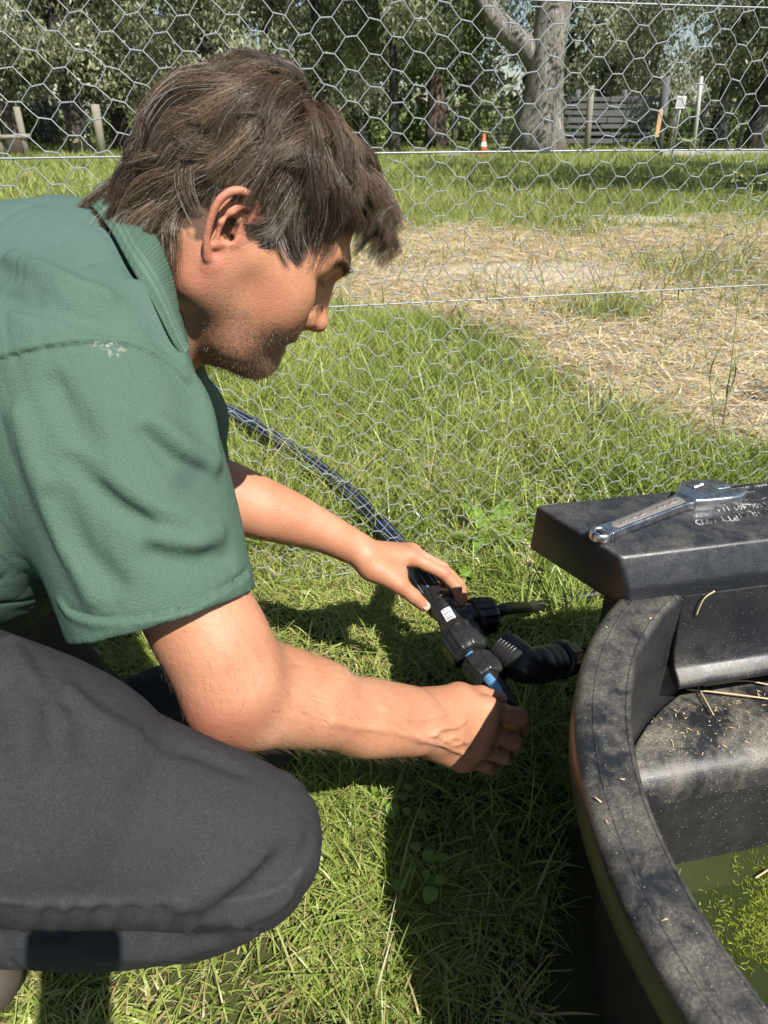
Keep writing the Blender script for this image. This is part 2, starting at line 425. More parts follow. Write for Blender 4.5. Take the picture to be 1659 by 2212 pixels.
def build_grass():
    rng = np.random.default_rng(8)
    gm = grass_material('grass_blade', (.135, .205, .040), (.270, .350, .070), (.460, .500, .150))
    gf = grass_material('lawn_blade', (.160, .205, .048), (.260, .310, .078), (.370, .395, .130), .3, .6)
    clump = lambda x, y, s, sd: np.clip(.62 + .8 * vnoise(np.stack([x * s, y * s, x * 0], -1), sd), .22, 1)
    # near lawn, in front of the netting
    intank = lambda x, y: (np.hypot(x - .56, y - .36) > .375)
    q = scatter(rng, 80000, -.95, .62, .12, 1.38, lambda x, y: clump(x, y, 14, 41) * intank(x, y))
    n = len(q); tall = clump(q[:, 0], q[:, 1], 7, 42); h = rng.gamma(4, .0095, n).clip(.015, .11) * (.55 + .8 * tall)
    dry = (rng.random(n) < .13 + .22 * (1 - clump(q[:, 0], q[:, 1], 5, 43))).astype(float) * rng.uniform(.4, 1, n)
    tone = np.clip(.45 * rng.random(n) + .5 * clump(q[:, 0], q[:, 1], 6, 44), 0, 1)
    tag(blades('grass', q, h, rng.uniform(.0012, .0034, n) * (1 + .9 * (rng.random(n) < .06)), 1.1, rng, gm, dry, 4, 1.5, tone), 'short bright green lawn grass under the crouching man and beside the black trough', 'grass', kind='stuff')
    # lush tufts: round the outlet, along the foot of the netting, behind the trough
    def tuft(cx, cy, n, r, h0, h1, w, sd):
        r_ = np.random.default_rng(sd); q = np.array([cx, cy]) + r_.normal(size=(n, 2)) * r; return q, r_.uniform(h0, h1, n), r_.uniform(*w, n)
    Q_ = []
    for k, (px, py, n, r, h0, h1, w) in enumerate([(1130, 1262, 130, .035, .06, .15, (.0020, .0042)), (1185, 1300, 150, .035, .06, .16, (.0020, .0045)), (1090, 1245, 90, .03, .05, .11, (.002, .004)), (1215, 1345, 90, .03, .06, .15, (.002, .004)), (1130, 1480, 120, .04, .05, .11, (.002, .004)), (1180, 1560, 130, .05, .06, .14, (.0018, .004)), (1150, 1700, 140, .06, .05, .13, (.0018, .004)), (1240, 1900, 120, .05, .06, .14, (.0018, .004)),
                                                    (1000, 1240, 70, .03, .04, .08, (.002, .004)), (720, 1130, 110, .05, .04, .10, (.002, .004)), (560, 1330, 80, .05, .04, .08, (.002, .004)), (930, 1250, 60, .03, .04, .07, (.002, .004))]):
        c = G(px, py); a = tuft(c[0], c[1], n, r, h0, h1, w, 60 + k); Q_.append(a)
    for k in range(26):
        px = rng.uniform(1120, 1659); py = rng.uniform(1005, 1085); c = G(px, py); Q_.append(tuft(c[0], c[1], 95, .05, .07, .15, (.0028, .0065), 90 + k))
    for k in range(36):
        py = rng.uniform(720, 1120); px = rng.uniform(450, 1000 + (py - 700) * .30); c = G(px, py); Q_.append(tuft(c[0], c[1], 70, .05, .08, .22, (.0024, .0052), 150 + k))
    q = np.concatenate([a[0] for a in Q_]); h = np.concatenate([a[1] for a in Q_]); w = np.concatenate([a[2] for a in Q_]); ok = np.hypot(q[:, 0] - .56, q[:, 1] - .36) > .40; q, h, w = q[ok], h[ok], w[ok]; n = len(q)
    tag(blades('grass_tufts', q, h, w, .65, rng, gm, (rng.random(n) < .06) * .7, 5, 1.0, np.clip(rng.normal(.45, .22, n), 0, 1)), 'taller lush grass tufts round the trough outlet and along the foot of the netting', 'grass', kind='stuff')
    # thatch: dead blades lying between the living ones
    q = scatter(rng, 9000, -.95, .62, .12, 1.45, lambda x, y: intank(x, y) * 1.0); n = len(q)
    tag(blades('dead_grass', q, rng.uniform(.015, .05, n), rng.uniform(.0008, .0020, n), 1.5, rng, gm, rng.uniform(.45, .9, n), 3, .5, None, lo=.7), 'dry dead blades lying between the green grass near the camera', 'dead grass', kind='stuff')
    # beyond the netting: longer meadow grass
    def mid(x, y): return (1 - .96 * straw_mask(x, y)) * clump(x, y, 5, 45)
    q = scatter(rng, 60000, -2.2, 2.4, 1.28, 3.4, mid); n = len(q)
    tl = clump(q[:, 0], q[:, 1], 2.6, 46); h = rng.gamma(5, .019, n).clip(.03, .30) * (.45 + .75 * tl)
    dry = (rng.random(n) < .14 + .35 * straw_mask(q[:, 0], q[:, 1])).astype(float) * rng.uniform(.4, 1, n)
    tone = np.clip(.45 * rng.random(n) + .55 * clump(q[:, 0], q[:, 1], 3, 47), 0, 1)
    tag(blades('meadow_grass', q, h, rng.uniform(.002, .0048, n), .75, rng, gm, dry, 4, .8, tone), 'longer green meadow grass growing behind the wire netting', 'grass', kind='stuff')
    def farm(x, y): return (1 - .86 * straw_mask(x, y)) * clump(x, y, 2, 48) * (1 - .95 * pale_mask(x, y))
    q = scatter(rng, 52000, -6, 6.5, 3.3, 8.5, farm); n = len(q)
    h = rng.gamma(5, .022, n).clip(.04, .22) * (.5 + .7 * clump(q[:, 0], q[:, 1], 1.2, 49)); dry = (rng.random(n) < .22 + .3 * straw_mask(q[:, 0], q[:, 1])).astype(float) * rng.uniform(.3, .9, n)
    tag(blades('paddock_grass', q, h, rng.uniform(.004, .009, n), .6, rng, gf, dry, 3, .7, np.clip(.4 * rng.random(n) + .5 * clump(q[:, 0], q[:, 1], .9, 50), 0, 1)), 'patchy yellow green grass around the straw in the paddock', 'grass', kind='stuff')
    q = scatter(rng, 42000, -14, 14, 8.4, 22, lambda x, y: clump(x, y, .8, 51)); n = len(q)
    h = rng.gamma(5, .026, n).clip(.05, .26); dry = (rng.random(n) < .15).astype(float) * rng.uniform(.3, .8, n)
    tag(blades('lawn_grass', q, h, rng.uniform(.010, .022, n), .6, rng, gf, dry, 3, .6, np.clip(.4 * rng.random(n) + .5 * clump(q[:, 0], q[:, 1], .5, 52), 0, 1)), 'bright mown grass in the distance in front of the gum trees', 'grass', kind='stuff')
    # straw
    sm = NT('straw'); tone = sm.attr('tone'); sm.set(Base_Color=sm.ramp(tone, [(0, (.24, .165, .080)), (.5, (.53, .41, .235)), (1, (.74, .64, .43))]), Roughness=.6)
    q = scatter(rng, 36000, -1.8, 5.5, 1.45, 7.2, lambda x, y: straw_mask(x, y) ** 1.3 * np.clip(3.2 / (y + .6), .2, 1) * (1 - .97 * pale_mask(x, y))); n = len(q)
    tag(blades('straw', q, rng.uniform(.05, .19, n), rng.uniform(.0018, .0042, n) * (1 + q[:, 1] * .12), 1.52, rng, sm.m, None, 3, .12, None, height(q[:, 0], q[:, 1]) + rng.uniform(0, .03, n), lo=.88), 'golden dry straw spread over the ground behind the netting', 'straw', kind='stuff')
def leaf_mesh(mb, base, dirv, up, L, W, bend=.3, lobes=0, m=0, fold=.15):
    """one broad leaf with a midrib fold"""
    d = nrm(dirv); s = nrm(np.cross(d, up)); u = np.cross(s, d); k = 9; rows = []
    p = np.array(base, float)
    for i in range(k):
        t = i / (k - 1); a = bend * t * 1.6; dd = d * math.cos(a) - u * math.sin(a); uu = u * math.cos(a) + d * math.sin(a)
        if i: p = p + dd * L / (k - 1)
        w = W * .5 * (math.sin(PI * t ** .75) ** .8 + .04) * (1 + (lobes * .28 * math.sin(t * 22)))
        rows.append([p - s * w + uu * w * fold, p, p + s * w + uu * w * fold])
    vs = np.array(rows).reshape(-1, 3); fs = []
    for i in range(k - 1):
        for j in range(2): fs.append((i * 3 + j, i * 3 + j + 1, (i + 1) * 3 + j + 1, (i + 1) * 3 + j))
    mb.add(vs, fs, m)
def build_plants():
    rng = random.Random(4)
    lm = NT('weed_leaf'); c = lm.mix(lm.noise(60, 3), (.13, .24, .03), (.24, .36, .06)); lm.set(Base_Color=c, Roughness=.4, Normal=lm.bump(lm.noise(300, 3), .4, .001))
    tr = lm.new('BsdfTranslucent'); lm.l.new(c, tr.inputs[0]); mx = lm.new('MixShader'); mx.inputs[0].default_value = .3
    lm.l.new(lm.b.outputs[0], mx.inputs[1]); lm.l.new(tr.outputs[0], mx.inputs[2]); lm.l.new(mx.outputs[0], lm.out.inputs[0])
    spots = [(1065, 1165, 15, .115, 'broad leafed green weed at the foot of the netting left of the trough corner'), (1125, 1115, 11, .085, 'smaller light green weed behind the netting beside the trough lid'),
             (640, 1060, 8, .040, 'low leafy weed next to the curved pipe behind the netting'), (905, 1890, 12, .022, 'low clover patch on the sunlit grass by the trough shadow'),
             (860, 1760, 10, .020, 'low clover patch in front of the working hand'), (1010, 1245, 8, .030, 'small pointed weed beside the tee fitting')]
    for (x, y, n, L, lab) in spots:
        b = G(x, y, .01); mb = MB()
        for i in range(n):
            a = i * 2.4 + rng.uniform(-.3, .3); el = rng.uniform(.25, .95); l = L * rng.uniform(.6, 1.15)
            if L < .03: b2 = b + V(rng.uniform(-.03, .03), rng.uniform(-.03, .03), rng.uniform(0, .02)); el = .2
            else: b2 = b
            leaf_mesh(mb, b2, V(math.cos(a) * math.cos(el), math.sin(a) * math.cos(el), math.sin(el)), V(0, 0, 1), l, l * rng.uniform(.28, .42) if L > .03 else l * .8, rng.uniform(.3, .9), 1 if L > .05 else 0)
        tag(mb.build('weed', lm.m), lab, 'weed')
    # seeding grass stalks
    st = simple('stalk', (.26, .33, .10), .5, var=.3, vscale=80); sd = simple('seed', (.34, .33, .16), .6, var=.3, vscale=200)
    def stalk(path, nb, sl, lab, leaves=1, r=.0017):
        p = spline(np.array(path), 26); root = empty('seed_grass', tuple(p[0])); mb = MB(); mb.tube(p, np.linspace(r, r * .5, 26), 5)
        for k in range(leaves):
            i = rng.randrange(2, 12); a = rng.uniform(0, 6.28); leaf_mesh(mb, p[i], V(math.cos(a) * .5, math.sin(a) * .4, .8), V(math.cos(a), math.sin(a), .2), rng.uniform(.10, .20), .005, .9)
        keep(mb.build('stem', st), root); mh = MB()
        for k in range(nb):
            i = 25 - int(k / nb * 9); a = rng.uniform(0, 6.28); l = rng.uniform(.3, 1) * sl; q = p[i]; e = q + V(math.cos(a) * l, math.sin(a) * l, rng.uniform(-.1, .7) * l)
            mh.tube(np.array([q, (q + e) / 2 + V(0, 0, l * .1), e]), .0003, 3)
            for j in range(5):
                c = q + (e - q) * rng.uniform(.35, 1) + V(*[rng.uniform(-.004, .004) for _ in range(3)]); dd = nrm(e - q + V(0, 0, -.01)) * .0036
                mh.tube(np.array([c - dd, c, c + dd]), np.array([.0005, .0018, .0005]), 4)
        keep(mh.build('seed_head', sd), root); tag(root, lab, 'grass stalk', 'tall seeding grass stalks')
    stalk([G(1560, 930), P(1578, 800, 1.85), P(1600, 600, 1.75), P(1625, 400, 1.65)], 34, .055, 'tall seeding grass stalk rising at the right edge above the trough', 2, .0022)
    stalk([G(1545, 935), P(1530, 800, 1.9), P(1510, 690, 1.85), P(1480, 620, 1.8)], 26, .045, 'thinner grass stalk leaning left beside the tallest stalk', 2)
    stalk([G(1260, 1000), P(1330, 850, 2.0), P(1430, 760, 2.0), P(1500, 700, 1.95)], 22, .04, 'bent seeding grass stalk crossing in front of the straw', 2)
    stalk([G(190, 760), P(188, 600, 2.2), P(186, 430, 2.1), P(176, 305, 2.0)], 34, .05, 'seeding grass stalk standing behind the back of the man', 0)
    stalk([G(970, 1010), P(965, 900, 2.0), P(975, 800, 1.95), P(968, 730, 1.9)], 16, .03, 'short seeding grass stalk left of the straw', 1)
    stalk([G(1130, 1330), P(1145, 1240, 1.15), P(1120, 1190, 1.1)], 6, .02, 'green grass stem beside the elbow fitting', 1)
    stalk([G(1215, 1420), P(1185, 1300, 1.08), P(1150, 1215, 1.04), P(1118, 1170, 1.02)], 5, .02, 'long green grass stem arching over the elbow fitting', 1)
    # fallen leaves
    dl = simple('dead_leaf', (.42, .30, .17), .7, var=.25, vscale=60, bump=.4)
    for (x, y, dx, dy, L, W, lab) in [(640, 1010, -.8, .5, .075, .022, 'pale dry gum leaf lying left of the curved pipe'), (735, 1015, .9, .25, .085, .028, 'brown dry gum leaf lying behind the curved pipe'),
                                      (1165, 960, .5, -.8, .07, .022, 'dry orange brown leaf in the grass behind the trough lid')]:
        mb = MB(); leaf_mesh(mb, G(x, y, .035), V(dx, dy, .12), V(.1, -.3, 1), L, W, .5)
        o = mb.build('fallen_leaf', dl); m = o.modifiers.new('thick', 'SOLIDIFY'); m.thickness = .0006; tag(o, lab, 'leaf')
# ------------------------------------------------------------------ gum trees, yards and sheds behind
def leaf_cloud(rng, cents, rads, n, L=(.10, .18), w=(.016, .03), droop=.8):
    """drooping gum leaves gathered in clumps"""
    k = rng.choice(len(cents), n, p=(rads ** 2) / (rads ** 2).sum()); d = rng.normal(size=(n, 3)); d /= np.linalg.norm(d, axis=1)[:, None]
    c = cents[k] + d * (rads[k] * rng.uniform(.25, 1, n) ** .6)[:, None] * V(1, 1, .75)
    dr = rng.normal(size=(n, 3)) * .6 + V(0, 0, -droop); dr /= np.linalg.norm(dr, axis=1)[:, None]
    s = np.cross(dr, rng.normal(size=(n, 3))); s /= np.linalg.norm(s, axis=1)[:, None]
    l = rng.uniform(*L, n)[:, None]; ww = rng.uniform(*w, n)[:, None]
    v = np.stack([c, c + dr * l * .4 + s * ww, c + dr * l, c + dr * l * .4 - s * ww], 1)
    return v.reshape(-1, 3), np.arange(n * 4).reshape(n, 4), np.repeat(np.clip(rng.random(n) * .30 + .45 * rng.random(len(cents))[k] + .40 * np.clip(.5 + .9 * vnoise(c * 1.6, 81), 0, 1) - .14, 0, 1), 4)
def bark(name, a, b, scale=3):
    t = NT(name); n = t.noise(scale, 6, .65, stretch=(2.2, 2.2, .5)); n2 = t.noise(scale * 7, 4, .7, stretch=(3, 3, .5))
    c = t.mix(t.ramp(n, [(.38, 0), (.62, 1)]), a, b); c = t.mix(t.math('MULTIPLY', n2, .4), c, tuple(x * .5 for x in a))
    n3 = t.ramp(t.noise(scale * 2.2, 5, .7, stretch=(2.5, 2.5, .35), dist=1.0), [(.44, 0), (.50, 1), (.60, 1), (.66, 0)]); c = t.mix(t.math('MULTIPLY', n3, .45), c, tuple(x * .38 for x in a))
    t.set(Base_Color=c, Roughness=.85, Normal=t.bump(t.math('ADD', n2, n3), .8, .05)); return t.m
def build_background():
    rng = np.random.default_rng(21); R = random.Random(9)
    lf = [grass_material('gum_leaf', (.050, .062, .030), (.25, .265, .150), (.58, .58, .40), .35, .38), grass_material('dark_leaf', (.030, .040, .020), (.13, .148, .075), (.36, .37, .22), .3, .42), grass_material('bright_leaf', (.07, .11, .03), (.13, .18, .05), (.22, .27, .09), .25, .5)]
    for m in lf: pass
    bd = bark('dark_bark', (.060, .052, .044), (.13, .115, .098)); bp = bark('pale_bark', (.27, .245, .21), (.50, .46, .41), 2.2); bb = bark('red_bark', (.15, .105, .082), (.27, .20, .165))
    def X(px, Y): return (px - 829.5) / FPX * Y / (.866 + .5 * .577)
    def tree(px, Y, r, h, bm, lm, lab, n_leaf=6500, clo=1.0, chi=None, spread=2.2, lean=0.0, fork=None, lowy=.9, ncl=16):
        x = X(px, Y); root = empty('gum_tree', (x, Y, 0)); mb = MB()
        path = spline(np.array([(x, Y, -.1), (x + lean * .2, Y, h * .25), (x + lean * .6, Y + .1, h * .55), (x + lean, Y, h)]), 14); z = np.linspace(0, 1, 14)
        rad = r * (1 + .55 * np.exp(-z * 14)) * (1 - .75 * z); mb.tube(path, rad, 14)
        v = mb.v[0]; nn = vnoise(np.asarray(v) * V(3, 3, 1), 90)[:, None] * r * .16; mb.v[0] = v + (v - np.repeat(path, 14, 0)) / (r + 1e-6) * nn
        for k in range(7):
            i = R.randrange(5, 13); a = R.uniform(0, 2 * PI); p0 = path[i]; l = R.uniform(.7, 1.3) * spread; e = p0 + V(math.cos(a) * l, math.sin(a) * l * .7, R.uniform(.1, .8) * l)
            mb.tube(spline(np.array([p0, (p0 + e) / 2 + V(0, 0, .2 * l), e]), 6), np.linspace(rad[i] * .5, .02, 6), 6)
        if fork:
            for pts, r0, r1 in fork: pp = spline(np.array(pts), 12); mb.tube(pp, np.linspace(r0, r1, 12), 12)
        keep(mb.build('trunk', bm), root)
        if n_leaf:
            c = []; rr = []
            for k in range(ncl):
                a = R.uniform(0, 2 * PI); q = R.uniform(.2, 1) * spread; zz = R.uniform(lowy, h * 1.05) if k % 2 else R.uniform(lowy, min(h, 4.2)); c.append((x + lean * .5 + math.cos(a) * q, Y + math.sin(a) * q * .7 - (.5 if k % 3 == 0 else 0), zz)); rr.append(R.uniform(.35, .95) * clo)
            v, f, tn = leaf_cloud(rng, np.array(c), np.array(rr), n_leaf); o = mesh_np('crown', v, f, lm, None, False); vattr(o, 'tone', tn); vattr(o, 'dry', np.zeros(len(v))); vattr(o, 'tip', np.zeros(len(v))); keep(o, root)
        tag(root, lab, 'tree', 'gum trees behind the paddock'); return root
    # the big pale gum with its limb to the upper left
    Y = 19.0; x = X(1163, Y)
    tree(1163, Y, .50, 9.5, bp, lf[0], 'big pale grey gum tree with a thick limb rising to the left', 5200, 1.1, lean=.45, lowy=3.2, spread=3.0,
         fork=[([(x + .05, Y, 1.75), (x - .55, Y - .05, 2.20), (x - 1.15, Y - .1, 2.62), (x - 1.9, Y, 3.6), (x - 2.4, Y, 5.0)], .30, .14)])
    spec = [(22, 17.5, .17, 7, 1, 0, 'slim reddish gum tree at the left edge of the picture'), (160, 18.5, .22, 7.5, 0, 0, 'dark trunked gum tree behind the seeding grass left of the man'), (95, 23, .20, 8, 0, 0, 'leafy grey green gum tree far behind the left rail'),
            (255, 20, .20, 8, 0, 0, 'dark gum tree just left of the hair of the man'), (400, 24, .30, 9, 0, 1, 'shady gum tree above the back of the head'), (452, 18.5, .20, 8, 0, 0, 'upright dark gum tree above the head of the man'),
            (585, 22, .25, 8, 1, 0, 'reddish trunked gum tree above the crown of the head'), (690, 19.5, .22, 8, 0, 0, 'dark stemmed gum tree above the forehead'), (770, 25, .3, 9, 0, 1, 'shaded gum tree between the head and the big pale gum'),
            (852, 18, .12, 6, 0, 1, 'thin dark gum sapling just right of the head'), (945, 21, .24, 7, 1, 2, 'gum tree with tan trunk behind the traffic cone'), (1015, 27, .3, 9, 0, 1, 'dark gum tree behind the left end of the timber yard'),
            (1300, 24, .25, 8.5, 0, 0, 'grey green gum tree right of the big pale gum'), (1385, 27, .3, 9, 0, 0, 'gum tree with hanging leaves behind the timber yard'), (1560, 22, .22, 8, 0, 0, 'leafy gum tree above the right hand wire yard'), (1640, 19, .2, 7.5, 0, 1, 'dark gum tree at the right edge of the picture')]
    for i, (px, Y, r, h, bi, li, lab) in enumerate(spec):
        tree(px, Y, r, h, (bd, bb)[bi], lf[li], lab, 13000 if Y < 22 else 10000, 1.0, lean=R.uniform(-.5, .5), spread=R.uniform(1.5, 2.3), lowy=1.25 if px < 800 or px > 1250 else 1.7, ncl=30)
    # trees beside the paddock, outside the picture on the right, whose shade crosses the lawn
    tree(2350, 8.0, .22, 6.5, bd, lf[0], 'leafy gum tree beside the paddock whose shade crosses the lawn', 16000, 1.3, lean=-2.6, spread=3.9, lowy=3.2, ncl=34)
    tree(2250, 10.5, .2, 6.5, bd, lf[0], 'second gum tree beside the paddock whose shade crosses the far lawn', 13000, 1.2, lean=-3.0, spread=3.9, lowy=3.6, ncl=30)
    # undergrowth and far wood: one mass
    n = 30000; c = np.stack([rng.uniform(-26, 26, 260), rng.uniform(28, 40, 260), rng.uniform(0, 1, 260) ** 1.2 * 8.5], 1); v, f, tn = leaf_cloud(rng, c, rng.uniform(.8, 2.0, 260), n, (.3, .55), (.07, .14), .5)
    cc = v.reshape(-1, 4, 3).mean(1); pxx = 829.5 + cc[:, 0] / cc[:, 1] * 1.155 * FPX; kp = ~((np.abs(pxx - 1098) < 24) & (cc[:, 2] > 2.0) | (np.abs(pxx - 560) < 14) & (cc[:, 2] > 2.6)); v = v.reshape(-1, 4, 3)[kp].reshape(-1, 3); f = np.arange(len(v)).reshape(-1, 4); tn = tn.reshape(-1, 4)[kp].ravel()
    o = mesh_np('woodland', v, f, lf[1], None, False); vattr(o, 'tone', tn); vattr(o, 'dry', np.zeros(len(v))); vattr(o, 'tip', np.zeros(len(v))); tag(o, 'dark distant woodland closing the view behind the gum trees', 'woodland', kind='stuff')
    n = 9000; c = np.stack([rng.uniform(-14, 14, 60), rng.uniform(23, 26, 60), rng.uniform(.1, .9, 60)], 1); v, f, tn = leaf_cloud(rng, c, rng.uniform(.4, .9, 60), n, (.15, .3), (.03, .07), .1)
    o = mesh_np('undergrowth', v, f, lf[2], None, False); vattr(o, 'tone', tn); vattr(o, 'dry', np.zeros(len(v))); vattr(o, 'tip', np.zeros(len(v))); tag(o, 'sunlit green undergrowth at the feet of the gum trees', 'undergrowth', kind='stuff')
    # yards
    gw = simple('grey_timber', (.10, .105, .105), .85, var=.4, vscale=3, bump=.5, bscale=30); pw = simple('weathered_post', (.22, .20, .16), .85, var=.25, vscale=5, bump=.4, bscale=40); wt = simple('white_pipe', (.40, .40, .37), .5); fm = simple('fence_wire', (.30, .31, .31), .5, .5)
    def pt(px, py, Y): k = Y / (CF[1] + (1106 - py) / FPX * CU[1]); return P(px, py, k)
    # dark slab fence: posts and boards
    Y = 20.5; root = empty('timber_fence', (X(1180, Y), Y, 0)); x0, x1 = X(1190, Y), X(1432, Y)
    for k in range(7):
        m = MB(); z = .16 + k * .155
        xa = x0
        while xa < x1 - .2:
            xb = min(xa + R.uniform(1.0, 1.7), x1); m.box((xa + .01, Y - .03 + R.uniform(-.02, .02), z + R.uniform(-.02, .02)), (xb - .01, Y + .01, z + R.uniform(.085, .12))); xa = xb
        keep(bevel(m.build('board', gw, smooth=False), .004, 1), root)
    for px in (1192, 1245, 1345, 1428):
        m = MB(); xx = X(px, Y); m.tube(np.array([(xx, Y + .09, -.1), (xx, Y + .09, .7), (xx, Y + .09, 1.35)]), .07, 10); keep(m.build('post', gw), root)
    tag(root, 'dark grey horizontal slab timber yard fence right of the big pale gum', 'fence')
    def rail_fence(Y, px0, px1, posts, zr, lab, mesh=False, pr=.05):
        root = empty('rail_fence', (X(px0, Y), Y, 0)); m = MB(); m.tube(np.array([(X(px0, Y), Y, zr), (X((px0 + px1) / 2, Y), Y, zr - .02), (X(px1, Y), Y, zr)]), .045, 8); keep(m.build('rail', pw), root)
        for px, h in posts:
            m = MB(); m.tube(np.array([(X(px, Y), Y + .06, -.1), (X(px, Y), Y + .06, h * .5), (X(px, Y), Y + .06, h)]), [pr * 1.05, pr, pr * .95], 10); keep(m.build('post', pw), root)
        if mesh:
            m = MB(); xa, xb = X(px0, Y), X(px1, Y)
            for k in range(9): z = .1 + k * (zr - .1) / 9; m.tube(np.array([(xa, Y - .02, z), ((xa + xb) / 2, Y - .02, z), (xb, Y - .02, z)]), .004, 4)
            for xx in np.arange(min(xa, xb), max(xa, xb), .15): m.tube(np.array([(xx, Y - .025, .08), (xx, Y - .025, zr * .5), (xx, Y - .025, zr)]), .003, 4)
            keep(m.build('wire_infill', fm), root)
        tag(root, lab, 'fence')
    rail_fence(21, 975, 1175, [(982, 1.0), (1035, .95), (1083, 1.25), (1170, 1.0)], .98, 'pale rail fence with round posts left of the big pale gum', True)
    rail_fence(19.5, 1455, 1665, [(1462, 1.0), (1530, 1.1), (1612, 1.15)], 1.02, 'pale rail and wire yard at the right edge', True)
    rail_fence(16.5, -60, 55, [(-20, .75), (35, .95)], .42, 'low rail fence with two pale posts at the left edge', False, .07)
    rail_fence(24, 60, 330, [(118, 1.25), (205, 1.9), (300, 1.2)], 1.0, 'wire fence with pale posts behind the left lawn', True)
    def post(px, py, Y, r, mat, lab, name='fence_post', lean=0):
        p = pt(px, py, Y); root = MB(); root.tube(np.array([(X(px, Y), Y, -.1), ((X(px, Y) + p[0]) / 2, Y, p[2] * .5), (p[0] + lean, Y, p[2])]), r, 12); o = root.build(name, mat); tag(o, lab, 'post', 'single posts around the yards'); return o
    post(1440, 165, 17.5, .085, gw, 'tall dark round post left of the small white sign'); post(1278, 185, 19.0, .075, pw, 'pale round post in front of the slab fence'); post(1515, 165, 18.5, .045, wt, 'tall white pipe post right of the small white sign'); post(205, 225, 17.2, .09, pw, 'pale tapering stump post behind the seeding grass on the left')
    Y = 17.4; a = pt(1424, 236, Y); b = pt(1424, 296, Y); m = MB(); m.box((a[0] - .045, Y - .14, b[2]), (a[0] + .045, Y - .10, a[2])); o = bevel(m.build('plank', simple('new_pine', (.55, .34, .17), .7, var=.2, vscale=9), smooth=False), .004, 1); tag(o, 'short orange pine plank fixed upright beside the tall dark post', 'plank')
    # small sign (its square code is left out)
    Y = 17.2; p = pt(1471, 221, Y); root = empty('sign', tuple(p)); m = MB(); m.box((p[0] - .10, Y - .006, p[2] - .115), (p[0] + .10, Y + .006, p[2] + .115)); keep(bevel(m.build('sign_panel', simple('sign_white', (.70, .70, .68), .5), smooth=False), .003, 1), root)
    m = MB(); m.box((p[0] - .075, Y - .010, p[2] - .085), (p[0] + .075, Y - .0065, p[2] + .085)); keep(m.build('sign_face', simple('sign_grey', (.42, .43, .43), .5), smooth=False), root)
    m = MB(); m.tube(np.array([(p[0] + .02, Y + .03, -.1), (p[0] + .02, Y + .03, .6), (p[0] + .02, Y + .03, p[2] + .05)]), .022, 8); keep(m.build('sign_post', fm), root); tag(root, 'small square white sign on a thin post beside the tall dark post', 'sign')
    # traffic cone
    Y = 17.0; b = X(1049, Y); root = empty('traffic_cone', (b, Y, .02)); og = simple('cone_orange', (.50, .095, .035), .5); wh = simple('cone_white', (.75, .75, .72), .4)
    m = MB(); m.box((b - .13, Y - .13, .015), (b + .13, Y + .13, .045)); keep(bevel(m.build('cone_base', og, smooth=False), .01, 2), root)
    m = MB(); m.tube(np.array([(b, Y, .04), (b, Y, .20), (b, Y, .46)]), [.10, .072, .022], 20); keep(m.build('cone_body', og), root)
    m = MB(); m.tube(np.array([(b, Y, .21), (b, Y, .26), (b, Y, .30)]), [.0725, .063, .0555], 20, cap=False); keep(m.build('reflective_band', wh), root); tag(root, 'orange and white traffic cone standing on the lawn edge before the pale rail fence', 'traffic cone')
    for px, w, lab in ((975, .5, 'pale low concrete slab on the lawn edge left of the traffic cone'), (1560, 2.4, 'long low grey sleeper lying along the right hand lawn edge')):
        xx = X(px, 17.6); m = MB(); m.box((xx - w / 2, 17.5, .0), (xx + w / 2, 17.75, .09)); o = bevel(m.build('garden_edging', simple('edging', (.38, .36, .33), .8, var=.2, vscale=8), smooth=False), .01, 2); tag(o, lab, 'edging')
